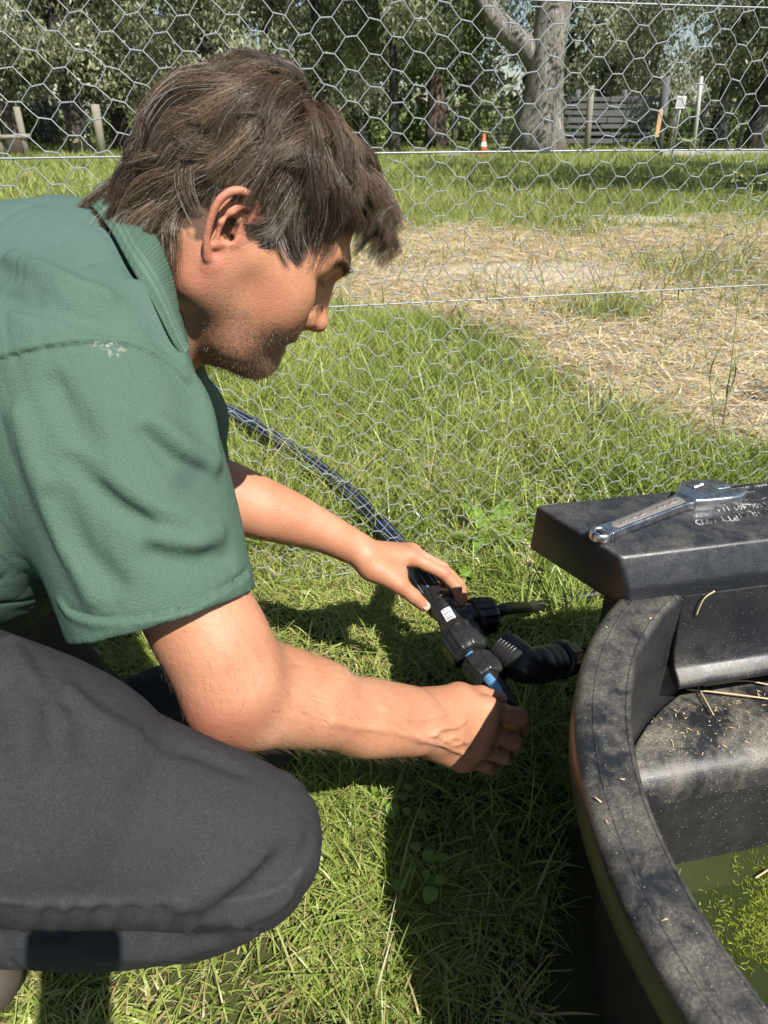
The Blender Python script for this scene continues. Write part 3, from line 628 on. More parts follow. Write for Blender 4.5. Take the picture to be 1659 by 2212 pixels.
# ------------------------------------------------------------------ wire netting fence
FK, FY = .196, 1.206
def FP(x, z): return V(x, FY + FK * x, z)
def build_netting():
    wm = NT('galvanised_wire'); wm.set(Base_Color=wm.mix(wm.noise(300, 2), (.27, .29, .31), (.40, .42, .44)), Metallic=.35, Roughness=.55)
    root = empty('netting_fence', tuple(FP(0, 0))); px, pz = .0670, .0405; tw = .0165
    rng = random.Random(2); mb = MB()
    nz = 27; x0, x1 = -1.25, 1.65; nc = int((x1 - x0) / (px / 2))
    def nod(c, r):
        x = x0 + c * px / 2; z = .012 + (r + (.5 if c % 2 else 0)) * pz
        n = np.array([x, 0, z]) * 3; nx_ = vnoise(n[None], 61)[0] * .007 + vnoise(n[None] * 4, 62)[0] * .003; nz_ = vnoise(n[None], 63)[0] * .006 + vnoise(n[None] * 4, 64)[0] * .003
        dent = math.exp(-((x - .50) ** 2 / .010 + (z - .86) ** 2 / .0035)); out = vnoise(n[None] * .8, 65)[0] * .010
        return FP(x + nx_ + .010 * dent, z + nz_ - .018 * dent) + V(0, out, 0)
    N = {(c, r): nod(c, r) for c in range(nc) for r in range(nz)}
    ex = nrm(V(1, FK, 0)); ez = V(0, 0, 1); en = np.cross(ex, ez)
    r_ = .00078
    for (c, r), p in N.items():
        a = p - ex * tw / 2; b = p + ex * tw / 2; slope = rng.uniform(-.002, .002)
        b = b + ez * slope; a = a - ez * slope
        for ph in (0, PI):
            k = 10; t = np.linspace(0, 1, k); turns = 2.5
            pts = np.array([a + (b - a) * q + (ez * math.cos(ph + q * 2 * PI * turns) + en * math.sin(ph + q * 2 * PI * turns)  ) * .00085 for q in t])
            mb.tube(pts, r_ * .85, 4, cap=False)
        # wires to the right, up and down
        for dr in ((0, 1) if c % 2 else (-1, 0)):
            q = N.get((c + 1, r + dr))
            if q is None: continue
            e = q - ex * tw / 2; sg = 1 if e[2] > b[2] else -1; m1 = b + (e - b) * .12 + ez * sg * .0003; m2 = b + (e - b) * .5 + V(rng.uniform(-.0012, .0012), rng.uniform(-.001, .001), rng.uniform(-.0006, .0006)); m3 = b + (e - b) * .88 - ez * sg * .0003
            mb.tube(np.array([b, m1, m2, m3, e]), r_, 4, cap=False)
    keep(mb.build('wire_mesh', wm.m), root)
    for z, r in ((.992, .0011), (.7945, .0014), (.567, .0012), (.016, .0010)):
        xs = np.linspace(-1.3, 1.7, 30); m2 = MB(); m2.tube(np.array([FP(x, z + .0015 * math.sin(x * 3 + z * 9)) - V(0, .0022, 0) for x in xs]), r, 6)
        keep(m2.build('strand_wire', wm.m), root)
    tag(root, 'galvanised hexagonal wire netting fence behind the man with straight strand wires', 'fence')
    # posts that carry it, outside the picture on both sides
    pm = simple('treated_pine', (.22, .20, .14), .85, var=.3, vscale=25, bump=.4)
    for x in (-1.36, 1.78):
        m3 = MB(); m3.tube(np.array([FP(x, -.1) + V(0, .05, 0), FP(x, .5) + V(0, .05, 0), FP(x, 1.15) + V(0, .05, 0)]), .045, 14); keep(m3.build('post', pm), root)
# ------------------------------------------------------------------ black poly water trough, pipe, fittings, wrench
def poly_black(name, dust=1.0, base=(.0150, .0162, .0185), rough=.36):
    t = NT(name); co = t.coord(); geo = t.new('NewGeometry'); sep = t.new('SeparateXYZ'); t.l.new(geo.outputs['Normal'], sep.inputs[0])
    upm = t.ramp(sep.outputs['Z'], [(.15, 0), (.85, 1)])
    n1 = t.noise(11, 6, .62); n2 = t.noise(45, 5, .7, dist=.6); n3 = t.noise(420, 3, .7)
    d = t.ramp(t.math('ADD', t.math('MULTIPLY', n1, .60), t.math('MULTIPLY', n2, .45)), [(.46, 0), (.60, .55), (.74, 1)])
    d = t.math('MULTIPLY', d, t.math('MULTIPLY_ADD', t.ramp(n3, [(.35, 0), (.62, 1)]), .65, .30)); d = t.math('MULTIPLY', d, t.math('MULTIPLY_ADD', upm, .85, .10))
    sp = t.new('TexVoronoi'); sp.inputs['Scale'].default_value = 300; t.l.new(co, sp.inputs['Vector']); sk = t.ramp(sp.outputs['Distance'], [(.09, 1), (.16, 0)])
    wn_ = t.new('TexWhiteNoise'); t.l.new(sp.outputs['Color'], wn_.inputs['Vector']); sk = t.math('MULTIPLY', sk, t.ramp(wn_.outputs['Value'], [(.72, 0), (.76, .7)]))
    scr = t.ramp(t.noise(60, 3, .5, stretch=(1, 14, 14), dist=1.2), [(.655, 0), (.675, .35), (.69, 0)])
    c = t.mix(t.math('MULTIPLY', d, .70 * dust), base, (.30, .265, .205)); c = t.mix(t.math('MULTIPLY', sk, dust), c, (.45, .40, .30)); c = t.mix(scr, c, (.16, .155, .15))
    r = t.mix(d, t.mix(n2, rough - .06, rough + .10), .70)
    h = t.math('ADD', t.math('MULTIPLY', n3, .5), t.math('MULTIPLY', t.noise(90, 4), .6))
    t.set(Base_Color=c, Roughness=r, Specular_IOR_Level=.45, Normal=t.bump(h, .25, .0012))
    return t.m
TC = V(.575, .345, 0); TR = .415; RIM = .385
def build_trough():
    pm = poly_black('black_poly'); root = empty('water_trough', (TC[0], TC[1], 0))
    # wall and rim as one revolved section (radius, height)
    sec = [(.325, .000), (.345, .012), (.352, .05), (.372, .31), (.378, .330), (.404, .334), (.414, .340), (.4175, .350), (.4175, .376), (.4155, .382), (.410, .3855), (.372, .3855), (.3685, .383), (.366, .376), (.3655, .32), (.3575, .22), (.344, .06), (.332, .040), (.290, .034), (.0, .034)]
    n = 160; mb = MB(); vs = []; k = len(sec)
    for i in range(n):
        a = 2 * PI * i / n
        for (r, z) in sec: vs.append((TC[0] + r * math.cos(a), TC[1] + r * math.sin(a), z))
    fs = [(i * k + j, ((i + 1) % n) * k + j, ((i + 1) % n) * k + j + 1, i * k + j + 1) for i in range(n) for j in range(k - 1)]
    mb.add(vs, [f[::-1] for f in fs]); keep(bevel(mb.build('shell', pm), .0012, 2, 40), root)
    # moulding seam on the rim
    seam = MB(); a = np.linspace(0, 2 * PI, 161)
    seam.tube(np.stack([TC[0] + (TR-.014) * np.cos(a), TC[1] + (TR-.014) * np.sin(a), np.full(161, .3852)], 1), .0011, 6, cap=False)
    seam.tube(np.stack([TC[0] + .3725 * np.cos(a), TC[1] + .3725 * np.sin(a), np.full(161, .3852)], 1), .0010, 6, cap=False)
    keep(seam.build('mould_line', pm), root)
    # float valve box: lid with chamfered front, skirt and step
    lz = .435; A = G(1157, 1090, lz); B = G(1338, 1202, lz); D_ = G(1659, 1163, lz)
    ed = nrm(D_ - B); nb = nrm(V(-ed[1], ed[0], 0)); nb = nb if nb @ (A - B) > 0 else -nb; W = .66; Lb = (A - B) @ nb; dep = Lb
    def Q(s, d, z): return np.array([*(B[:2] + ed[:2] * s + (A - B)[:2] * (d / Lb if d > 0 else 0) + (nb[:2] * d if d < 0 else 0)), z])   # s along the front, d back, z
    def prism(name, prof, s0, s1, mat, bev, seg=3, ang=20, s0b=None):
        m = MB(); k = len(prof); vs = [Q(s0 if not s0b else s0b[i], d, z) for i, (d, z) in enumerate(prof)] + [Q(s1, d, z) for d, z in prof]
        m.add(vs, [(j, (j + 1) % k, k + (j + 1) % k, k + j) for j in range(k)] + [tuple(range(k))[::-1], tuple(range(k, 2 * k))])
        return keep(bevel(m.build(name, mat, smooth=True), bev, seg, ang), root)
    prism('lid', [(dep + .003, lz - .066), (dep, lz), (.0, lz), (-.017, lz - .034), (-.017, lz - .060), (.02, lz - .066)], 0, W, poly_black('black_poly_lid', .55, (.018, .020, .024), .30), .0045, 4, 20, [0, 0, 0, .010, .010, .006])
    prism('front_apron', [(-.013, lz - .050), (-.0175, lz - .052), (-.0215, lz - .090), (-.027, lz - .128), (-.034, lz - .144), (-.046, lz - .153), (-.050, lz - .159), (-.047, lz - .166), (-.036, lz - .166), (-.020, lz - .150), (-.008, lz - .10)], .078, W - .03, pm, .003, 3, 25)
    prism('valve_box', [(.012, .0), (.012, lz - .045), (dep - .030, lz - .045), (dep - .030, .0)], .085, W - .03, pm, .004)
    # ledge inside the trough below the apron, and its riser
    lz2 = .222; lg = MB(); lv = [(.010, lz2 + .002), (-.010, lz2 + .0016), (-.030, lz2 + .0012), (-.050, lz2 + .0008), (-.068, lz2 + .0004), (-.085, lz2), (-.098, lz2 - .0015), (-.109, lz2 - .006), (-.118, lz2 - .013), (-.1245, lz2 - .023), (-.129, lz2 - .036), (-.150, .05), (.010, .05)]
    vs = [];
    def clampS(d):                                                      # the ledge ends on the trough wall
        o = Q(0, d, 0)[:2]; e = ed[:2]; c = TC[:2]; b_ = (o - c) @ e; cc_ = (o - c) @ (o - c) - .3565 ** 2; disc = b_ * b_ - cc_
        if disc <= 0: return (.1, .4)
        return (-b_ - math.sqrt(disc), -b_ + math.sqrt(disc))
    for i in range(9):
        for (d, z) in lv:
            a_, b_ = clampS(d); vs.append(Q(a_ + (b_ - a_) * i / 8, d, z))
    kk = len(lv); fs = [(i * kk + j, i * kk + (j + 1) % kk, (i + 1) * kk + (j + 1) % kk, (i + 1) * kk + j) for i in range(8) for j in range(kk)] + [tuple(range(kk))[::-1], tuple(8 * kk + j for j in range(kk))]
    lg.add(vs, fs); keep(bevel(lg.build('inner_step', poly_black('black_poly_dusty', 1.6), smooth=False), .010, 4, 12), root)
    # raised lettering on the lid
    tx = NT('worn_lettering'); tx.set(Base_Color=tx.mix(tx.ramp(tx.noise(70, 3), [(.42, 0), (.6, 1)]), (.03, .03, .03), (.40, .39, .36)), Roughness=.7)
    def text(body, px, py, size, font_rot=0.0):
        cu = bpy.data.curves.new('lettering', 'FONT'); cu.body = body; cu.size = size; cu.extrude = .0006; cu.align_x = 'CENTER'; cu.shear = .3
        o = bpy.data.objects.new('lettering', cu); COL.objects.link(o)
        dg = bpy.context.evaluated_depsgraph_get(); me = bpy.data.meshes.new_from_object(o.evaluated_get(dg)); bpy.data.objects.remove(o)
        o = bpy.data.objects.new('lettering', me); COL.objects.link(o); me.materials.append(tx.m)
        pos = G(px, py, lz + .0006); ang = math.atan2(-ed[1], -ed[0]) + font_rot                    # reads from behind the trough
        o.matrix_world = Matrix.Translation(Vector(pos)) @ Matrix.Rotation(ang, 4, 'Z'); bpy.context.view_layer.update()
        me.transform(o.matrix_world); o.matrix_world = Matrix.Identity(4); keep(o, root); return o
    text('RURAL', 1625, 1103, .017); text('PTY LTD', 1545, 1119, .015); text('1300 403 114', 1600, 1092, .0125);
    rl = random.Random(3)                                               # worn emblem: two curled arcs over a row of worn strokes
    m = MB()
    def flat(pts, r=.0008): q = np.array([G(x, y, lz + .0004) for x, y in pts]); m.tube(spline(q, 16), r, 5)
    flat([(1575, 1077), (1590, 1083), (1612, 1080), (1618, 1072), (1600, 1068)]); flat([(1612, 1070), (1618, 1079), (1640, 1080), (1656, 1074)]); flat([(1560, 1080), (1572, 1086), (1590, 1089), (1625, 1090)], .0010); flat([(1605, 1066), (1618, 1063), (1630, 1062)])
    for k in range(13): x = 1580 + k * 6; y = 1058 - k * .9; flat([(x, y + 2), (x + 2, y - 2 + rl.uniform(-1, 1)), (x + 4.5, y + 1.5)], .0006)
    keep(m.build('emblem', tx.m), root)
    # hay chaff, twigs lying on it
    tag(root, 'round black plastic water trough with dusty rim and raised float box lid', 'trough')
    wt = NT('green_water'); wt.set(Base_Color=wt.mix(wt.noise(6, 3), (.014, .020, .004), (.036, .045, .008)), Roughness=.04, Specular_IOR_Level=.5, Normal=wt.bump(wt.noise(14, 2), .08, .004))
    w = MB(); a = np.linspace(0, 2 * PI, 97)[:-1]; w.add([(TC[0] + .3462 * math.cos(q), TC[1] + .3462 * math.sin(q), .090) for q in a], [tuple(range(96))]); wo = w.build('water', wt.m); tag(wo, kind='structure')
    # algae floating at the surface
    rng = np.random.default_rng(12); c = G(1668, 2045, .091)[:2]; q = rng.normal(size=(15000, 2)) * V(.045, .055) + c + V(.045, -.035)
    q = q[np.hypot(*(q - TC[:2]).T) < .325]; q = q[rng.random(len(q)) < np.clip(.45 + 1.2 * vnoise(np.hstack([q * 28, q[:, :1] * 0]), 71), 0, 1)]
    am = grass_material('algae', (.06, .08, .008), (.15, .19, .014), (.32, .36, .04), .3)
    n = len(q); tag(blades('algae', q, rng.uniform(.003, .008, n), rng.uniform(.0008, .002, n), 1.4, rng, am, None, 2, .4, None, np.full(n, .0875), lo=.85, lift=.001), 'bright yellow green algae floating on the trough water', 'algae', kind='stuff')
    # straw bits in and on the trough
    sm = simple('chaff', (.52, .40, .22), .7, var=.25, vscale=90)
    def twig(pts, z, r, lab):
        p = np.array([G(x, y, z) for (x, y) in pts]); p[:, 2] += .002 + r + np.array([.0, .003, .001, .004, 0])[:len(p)]; mb = MB(); mb.tube(spline(p, 14), r, 5); tag(mb.build('straw_stem', sm), lab, 'straw stem', 'straw stems fallen in the trough')
    twig([(1482, 1493), (1560, 1505), (1659, 1515)], .224, .0012, 'long straw stem lying across the dusty step in the trough')
    twig([(1520, 1485), (1600, 1478), (1659, 1484)], .224, .0010, 'straw stem furthest back on the dusty step')
    twig([(1497, 1470), (1505, 1490), (1540, 1550)], .224, .0009, 'short straw stem pointing at the camera on the dusty step')
    twig([(1630, 1900), (1659, 1884)], .091, .0011, 'straw stem floating at the water edge below the riser')
    def twig_on(pts, r, lab, off):
        p = np.array([G(x, y, z) for (x, y, z) in pts]); mb = MB(); mb.tube(spline(p, 14), r, 5); tag(mb.build('straw_stem', sm), lab, 'straw stem', 'straw stems fallen in the trough')
    
    def Gf(px, py, off=.0015):                                           # on the face of the apron
        r = CF + (px - 829.5) / FPX * CR + (1106 - py) / FPX * CU; o = Q(.2, -.0215, .34); t = ((o - C0) @ nb) / (r @ nb); return C0 + r * t - nb * off
    p = np.array([Gf(1542, 1275), Gf(1520, 1290), Gf(1508, 1312), Gf(1502, 1328)]); mb = MB(); mb.tube(spline(p, 14), .0010, 5); tag(mb.build('straw_stem', sm), 'curved straw stem stuck to the front face of the float box', 'straw stem', 'straw stems fallen in the trough')
    # chaff flecks: too many to count
    q = []
    for _ in range(260):
        s_ = rng.uniform(.05, .5); d = rng.uniform(-.11, -.03); q.append(Q(s_, d, .2235 if d > -.085 else .2235 - (-.085 - d) * .35))
    for _ in range(14):
        a_ = rng.uniform(2.3, 4.2); r_ = rng.uniform(.362, .408); q.append(V(TC[0] + r_ * math.cos(a_), TC[1] + r_ * math.sin(a_), .387))
    q = np.array(q); n = len(q)
    tag(blades('chaff', q[:, :2], rng.uniform(.002, .007, n), rng.uniform(.0006, .0018, n), 1.56, rng, sm, None, 2, .02, None, q[:, 2] - .002, lo=.97, lift=0.0), 'tiny bits of chaff scattered on the step and rim of the trough', 'chaff', kind='stuff')
    return lz, ed, nb, Q
def build_wrench(lz):
    ch = NT('chrome_steel'); n = ch.noise(60, 4, .6); ch.set(Base_Color=ch.mix(n, (.52, .53, .54), (.70, .70, .70)), Metallic=1.0, Roughness=ch.ramp(ch.noise(120, 4, .7), [(.35, .18), (.7, .42)]), Normal=ch.bump(ch.noise(300, 3), .12, .0005))
    rs = NT('worn_recess'); rs.set(Base_Color=rs.mix(rs.noise(150, 4), (.30, .27, .24), (.46, .40, .33)), Metallic=.7, Roughness=.5)
    a = G(1297, 1155, lz + .006); b = G(1490, 1078, lz + .006); ax = nrm(b - a); L = np.linalg.norm(b - a)
    sd = nrm(np.cross(V(0, 0, 1), ax)); up = V(0, 0, 1)
    root = empty('adjustable_wrench', tuple(a)); k = L / .112                                    # k: size against a 150 mm wrench
    def W(x, y, z=0.0): return a + ax * x * k + sd * y * k + up * z * k
    def slab(name, out, z0, z1, mat, bev, par=root, holes=None):
        mb = MB(); n = len(out); vs = [W(x, y, z0) for x, y in out] + [W(x, y, z1) for x, y in out]
        mb.add(vs, [tuple(range(n))[::-1], tuple(range(n, 2 * n))] + [(i, (i + 1) % n, n + (i + 1) % n, n + i) for i in range(n)]); o = mb.build(name, mat, smooth=True); keep(bevel(o, bev * k, 3, 35), par if par is root else root); return o
    # handle: flared bar with a hang hole
    mb = MB(); out = []; N = 40; hole = []
    prof = [(-.0095, 0), (-.008, .0062), (-.002, .0088), (.004, .0086), (.012, .0068), (.05, .0072), (.085, .0080), (.100, .0088), (.112, .013)]
    pr = spline(np.array([(x, y, 0) for x, y in prof]), 30)[:, :2]; outline = [(x, y) for x, y in pr] + [(x, -y) for x, y in pr[::-1][:-1]]
    outline = outline[:-1] if outline[0] == outline[-1] else outline
    # ring around the hole, then the bar
    ring = MB(); vs = []; M_ = 32; hz = .0042
    for i in range(M_):
        t = 2 * PI * i / M_; c, s_ = math.cos(t), math.sin(t)
        for (r, z) in ((.0046, -hz * .7), (.0052, -hz), (.0080, -hz), (.0090, -hz * .5), (.0092, 0), (.0090, hz * .5), (.0080, hz), (.0052, hz), (.0046, hz * .7)): vs.append(W(.0 + r * c, r * s_ * .95, z))
    ring.add(vs, [(i * 9 + j, i * 9 + (j + 1) % 9, ((i + 1) % M_) * 9 + (j + 1) % 9, ((i + 1) % M_) * 9 + j) for i in range(M_) for j in range(9)])
    bar = [(x, y) for x, y in pr if x > .0045]; bo = [(x, y) for x, y in bar] + [(x, -y) for x, y in bar[::-1]]
    n = len(bo); vs = [W(x, y, -.0038) for x, y in bo] + [W(x, y, .0038) for x, y in bo]
    ring.add(vs, [tuple(range(n))[::-1], tuple(range(n, 2 * n))] + [(i, (i + 1) % n, n + (i + 1) % n, n + i) for i in range(n)])
    keep(bevel(ring.build('handle', ch.m), .0011 * k, 3, 35), root)
    slab('handle_recess', [(.016, -.0042), (.098, -.0054), (.100, 0), (.098, .0054), (.016, .0042), (.013, 0)], .0036, .0041, rs.m, .0004)
    # head with fixed jaw, sliding jaw and worm
    head = [(.104, -.0105), (.116, -.0165), (.130, -.0220), (.145, -.0265), (.158, -.0240), (.163, -.0190), (.156, -.0150), (.146, -.0120), (.140, -.0060), (.141, .0020), (.140, .0120), (.134, .0185), (.122, .0190), (.112, .0130), (.104, .0100)]
    slab('head', head, -.0062, .0062, ch.m, .0020)
    slab('sliding_jaw', [(.138, -.0050), (.147, -.0085), (.156, -.0100), (.160, -.0040), (.158, .0050), (.152, .0110), (.142, .0125), (.139, .0080)], -.0050, .0050, ch.m, .0014)
    slab('worm_slot', [(.121, .0000), (.135, .0010), (.134, .0130), (.120, .0120)], .0058, .0067, simple('slot_shadow', (.03, .03, .03), .6), .0003)
    w = MB()
    for i in range(5):
        x = .1225 + i * .0026; w.tube(np.array([W(x - .0009, .0065, .0040), W(x, .0065, .0040), W(x + .0009, .0065, .0040)]), np.array([.0036, .0048, .0036]) * k, 16)
    keep(w.build('adjusting_screw', ch.m), root)
    mk = MB(); rw = random.Random(6)                                    # worn, unreadable stampings in the recess
    for x0, n in ((.022, 4), (.036, 8), (.060, 9), (.083, 6)):
        for i in range(n):
            x = x0 + i * .0021; y = rw.uniform(-.0006, .0006); a_ = W(x, y - .0016, .0043); b_ = W(x + rw.uniform(-.0006, .0010), y + rw.uniform(.0004, .0018), .0043); mk.tube(np.array([a_, (a_ + b_) / 2, b_]), .00022 * k, 4)
    keep(mk.build('stamped_marks', ch.m), root)
    tag(root, 'chrome adjustable wrench lying on the black lid of the trough', 'wrench')
def build_pipes():
    bp = poly_black('pipe_black', .25, (.010, .011, .012), .46); fb = poly_black('fitting_black', .22, (.013, .013, .014), .24)
    bl = simple('blue_stripe', (.22, .30, .56), .35, var=.15, vscale=60); lb = simple('light_blue', (.13, .34, .58), .35, var=.12, vscale=60)
    wl = simple('white_label', (.72, .72, .70), .5, var=.08, vscale=100); bk = simple('black_ink', (.03, .03, .03), .5)
    def striped(name, pts, r, lab, offs, mat=bp, sw=.0016, parent=None, stripe=bl):
        p = spline(np.array(pts), 90); root = empty(name, tuple(p[0])) if parent is None else parent
        m = MB(); m.tube(p, r, 24); keep(m.build('pipe_wall' if parent is None else 'pipe', mat), root)
        T = np.gradient(p, axis=0); T /= np.linalg.norm(T, axis=1)[:, None]; view = C0 - p; view /= np.linalg.norm(view, axis=1)[:, None]
        upv = np.tile(V(0, -.45, .9), (len(p), 1)); u = upv - T * (upv * T).sum(1)[:, None]; u /= np.linalg.norm(u, axis=1)[:, None]; s_ = np.cross(T, u)
        for a in offs:
            m = MB(); vs = []; w = sw / r / 2; rr = r + .00025
            for i in range(len(p)):
                for b in np.linspace(a - w, a + w, 9): vs.append(p[i] + rr * (math.cos(b) * u[i] + math.sin(b) * s_[i]))
            m.add(vs, [(i * 9 + j, i * 9 + j + 1, i * 9 + j + 10, i * 9 + j + 9) for i in range(len(p) - 1) for j in range(8)]); keep(m.build('stripe', stripe), root)
        if lab: tag(root, *lab)
        return root
    # main supply pipe: from behind the netting to the tee
    N1 = P(945, 1299, 1.105)
    z0 = .058
    path = [G(250, 800, z0 + .02), G(360, 832, z0 + .02), G(460, 872, z0 + .02), G(560, 925, z0 + .015), G(655, 988, z0 + .01), G(745, 1058, z0), G(815, 1128, z0), G(868, 1190, z0 + .01), P(905, 1245, 1.17), N1]
    striped('water_pipe', path, .0205, ('black poly water pipe with blue stripes curving from behind the netting to the tee', 'pipe'), (-1.0, -.40, .22, .85))
    # tee fitting
    Tc = P(976, 1343, 1.06); N2 = P(1003, 1398, 1.02); ax = nrm(N2 - N1); Br = P(1035, 1330, 1.075); bx = nrm(Br - Tc); bx = nrm(bx - ax * (bx @ ax)); upn = nrm(np.cross(ax, bx)); upn = upn if upn @ (C0 - Tc) > 0 else -upn
    root = empty('tee_fitting', tuple(Tc))
    def nut(c, d, r, L, par, name='nut', ribs=12, mat=fb):
        d = nrm(d); m = MB(); a = V(0, 0, 1); u = nrm(a - d * (a @ d)); s_ = np.cross(d, u); n = ribs * 8; prof = [(-L / 2, .66), (-L / 2 + .001, .84), (-L * .30, .93), (L * .12, 1.0), (L * .42, 1.03), (L * .44, 1.07), (L / 2, 1.07), (L / 2, .7)]
        vs = []
        for (t, q) in prof:
            for i in range(n):
                a_ = 2 * PI * i / n; rib = 1 + (.10 * max(0, math.cos(a_ * ribs)) ** 6 if t < L * .43 else 0); vs.append(c + d * t + (u * math.cos(a_) + s_ * math.sin(a_)) * r * q * rib)
        k = len(prof); m.add(vs, [(j * n + i, j * n + (i + 1) % n, (j + 1) * n + (i + 1) % n, (j + 1) * n + i) for j in range(k - 1) for i in range(n)] + [tuple(range(n))[::-1], tuple((k - 1) * n + i for i in range(n))])
        o = m.build(name, mat); keep(o, par) if par is not None else None; return o
    body = SDF(); body.cap(Tc - ax * .030, Tc + ax * .030, .0190, .0195, .008); body.cap(Tc, Tc + bx * .034, .0170, .0185, .010); body.cap(Tc - ax * .036, Tc - ax * .030, .0225, .0225, .003); body.cap(Tc + ax * .029, Tc + ax * .034, .0255, .0255, .003)
    body.cap(Tc + bx * .030, Tc + bx * .036, .0235, .0235, .003); rb = nrm(-bx + upn * .2); body.cap(Tc + rb * .012 - ax * .028, Tc + rb * .012 + ax * .028, .011, .011, .003, ax=np.cross(ax, rb), sc=.25)
    v, f = body.mesh(.0011); keep(mesh_np('tee_body', relax(v, f, 2), f, fb), root)
    nut(Tc - ax * .054, -ax * -1, .0235, .036, root); nut(Tc + ax * .056, -ax, .0305, .046, root, ribs=9); nut(Tc + bx * .054, -bx, .0275, .036, root, ribs=14)
    # white label with bar marks
    lc = Tc + upn * .0202 - bx * .004 + ax * .006; lm = MB(); q0 = nrm(ax)
    def lq(m, x0, x1, y0, y1, h):
        vs = []
        for i in range(7):
            y = y0 + (y1 - y0) * i / 6; ang = y / .0198; c_ = Tc + (upn * math.cos(ang) + (-bx) * math.sin(ang)) * (.0198 + h)
            vs += [c_ + q0 * x0, c_ + q0 * x1]
        m.add(vs, [(2 * i, 2 * i + 1, 2 * i + 3, 2 * i + 2) for i in range(6)])
    lq(lm, -.012, .030, .001, .016, .0010); keep(lm.build('label', wl), root); im = MB()
    for i, w in enumerate((.0012, .0006, .0016, .0006, .0010, .0018, .0006, .0012, .0006, .0014)): lq(im, -.0095 + i * .0036, -.0095 + i * .0036 + w, .0030, .0140, .0014)
    keep(im.build('label_print', bk), root)
    tag(root, 'black plastic tee compression fitting with white bar label between the two hands', 'fitting')
    # branch pipe to the trough
    e = Tc + bx * .07; striped('branch_pipe', [e, P(1100, 1314, 1.11), G(1165, 1308, .03), G(1330, 1275, .02)], .0100, ('thin black pipe running right from the tee under the lid', 'pipe'), (), bp, .0016)
    # blue striped stub and the smaller connector in the near hand
    s0 = Tc + ax * .075; s1 = P(1048, 1455, .955); s2 = P(1078, 1490, .915); s3 = P(1095, 1530, .895)
    striped('pipe_stub', [s0, s1, s2, s3], .0128, ('short black pipe with wide light blue stripe gripped by the near hand', 'pipe'), (.55,), bp, .0135, None, lb)
    o = nut(s1 + (s1 - s0) * .02, -(s1 - s0), .0255, .040, None, 'coupling_nut', 8); tag(o, 'black ribbed coupling nut on the pipe stub above the near thumb', 'coupling')
    # elbow on the trough outlet
    er = empty('elbow_fitting', tuple(P(1150, 1440, 1.03))); Eo = P(1086, 1402, .985); Em = P(1140, 1443, .945); Ei = P(1262, 1412, 1.04); d1 = nrm(Eo - Em); d2 = nrm(Ei - Em)
    b = SDF(); b.chain([np.append(Em + d1 * .040, .0235), np.append(Em + d1 * .014, .0245), np.append(Em + (d1 + d2) * .004, .0245), np.append(Em + d2 * .030, .0235), np.append(Em + d2 * .075, .0215)], .006)
    for k in range(6): c = Em + d1 * (.018 + k * .0056); b.cap(c - d1 * .0006, c + d1 * .0006, .0272, .0272, .0006)
    def ring(c, ax, R_, r, name='thread'):
        a = nrm(np.cross(ax, V(.3, .2, .9))); b2 = np.cross(ax, a); m = MB(); m.tube(np.array([c + (a * math.cos(q) + b2 * math.sin(q)) * R_ for q in np.linspace(0, 2 * PI, 41)]), r, 6, cap=False); keep(m.build(name, fb), er)
    for k in range(6): ring(Em + d1 * (.018 + k * .0056), d1, .0262, .0016)
    for k in range(3): ring(Em + d2 * (.024 + k * .016), d2, .0248, .0017, 'band')
    for t_ in (.022, .040, .055): c = Em + d2 * t_; b.cap(c - d2 * .001, c + d2 * .001, .0262, .0262, .001)
    c = Em + d1 * .062; b.plane(Em + d1 * .0490, d1, c, .04, .001); b.cap(Em + d1 * .042, Em + d1 * .075, .0200, .0200, .001, 's')
    v, f = b.mesh(.0011); keep(mesh_np('elbow_body', relax(v, f, 1), f, fb), er); nut(Em + d2 * .092, -d2, .0255, .034, er, 'nut', 10)
    m = MB(); m.tube(np.array([Em + d2 * .105, Em + d2 * .16, TC + V(-.30, .16, .14)]), .0150, 16); keep(m.build('outlet_pipe', bp), er)
    m = MB(); c = Em + d2 * .112; m.tube(np.array([c - d2 * .003, c + d2 * .003]), .0158, 20); keep(m.build('white_band', wl), er)
    tag(er, 'black plastic elbow fitting with open ribbed end attached to the trough outlet', 'fitting')
    m = MB(); p = spline(np.array([G(855, 1100, .03), G(885, 1090, .05), G(900, 1108, .04), G(908, 1122, .02)]), 16); m.tube(p, .0020, 8); tag(m.build('cable_tie', simple('white_plastic', (.75, .75, .73), .4)), 'loose white plastic tie curled in the grass behind the netting', 'cable tie')
# ------------------------------------------------------------------ the man: frames
def head_frame():
    B = np.stack([CR, CU, CF], 1); v = nrm([-.2, .42, 1.]); f = nrm([.8, -.6, 0]); f = nrm(f - v * (f @ v)); u = np.cross(f, v)
    if u[1] < 0: u = -u
    dl = math.radians(1.5); f2 = nrm(f * math.cos(dl) + v * math.sin(dl)); l2 = nrm(v * math.cos(dl) - f * math.sin(dl))
    M = np.stack([B @ f2, B @ l2, B @ u], 1); O = P(531, 513, .62) + (B @ l2) * .070 - CR * .0045 + CU * .0030
    return M, O
HM, HO = head_frame()                                      # columns: forward, left (away), up
def HW(p): return np.asarray(p, float) @ HM.T + HO         # head-local -> world
def HL(p): return (np.asarray(p, float) - HO) @ HM         # world -> head-local
def PR(px, py, d, r): return np.append(P(px, py, d), r)
TL = nrm(B_ := np.array([-.18, .978, -.10]))               # across the shoulders, away from the camera

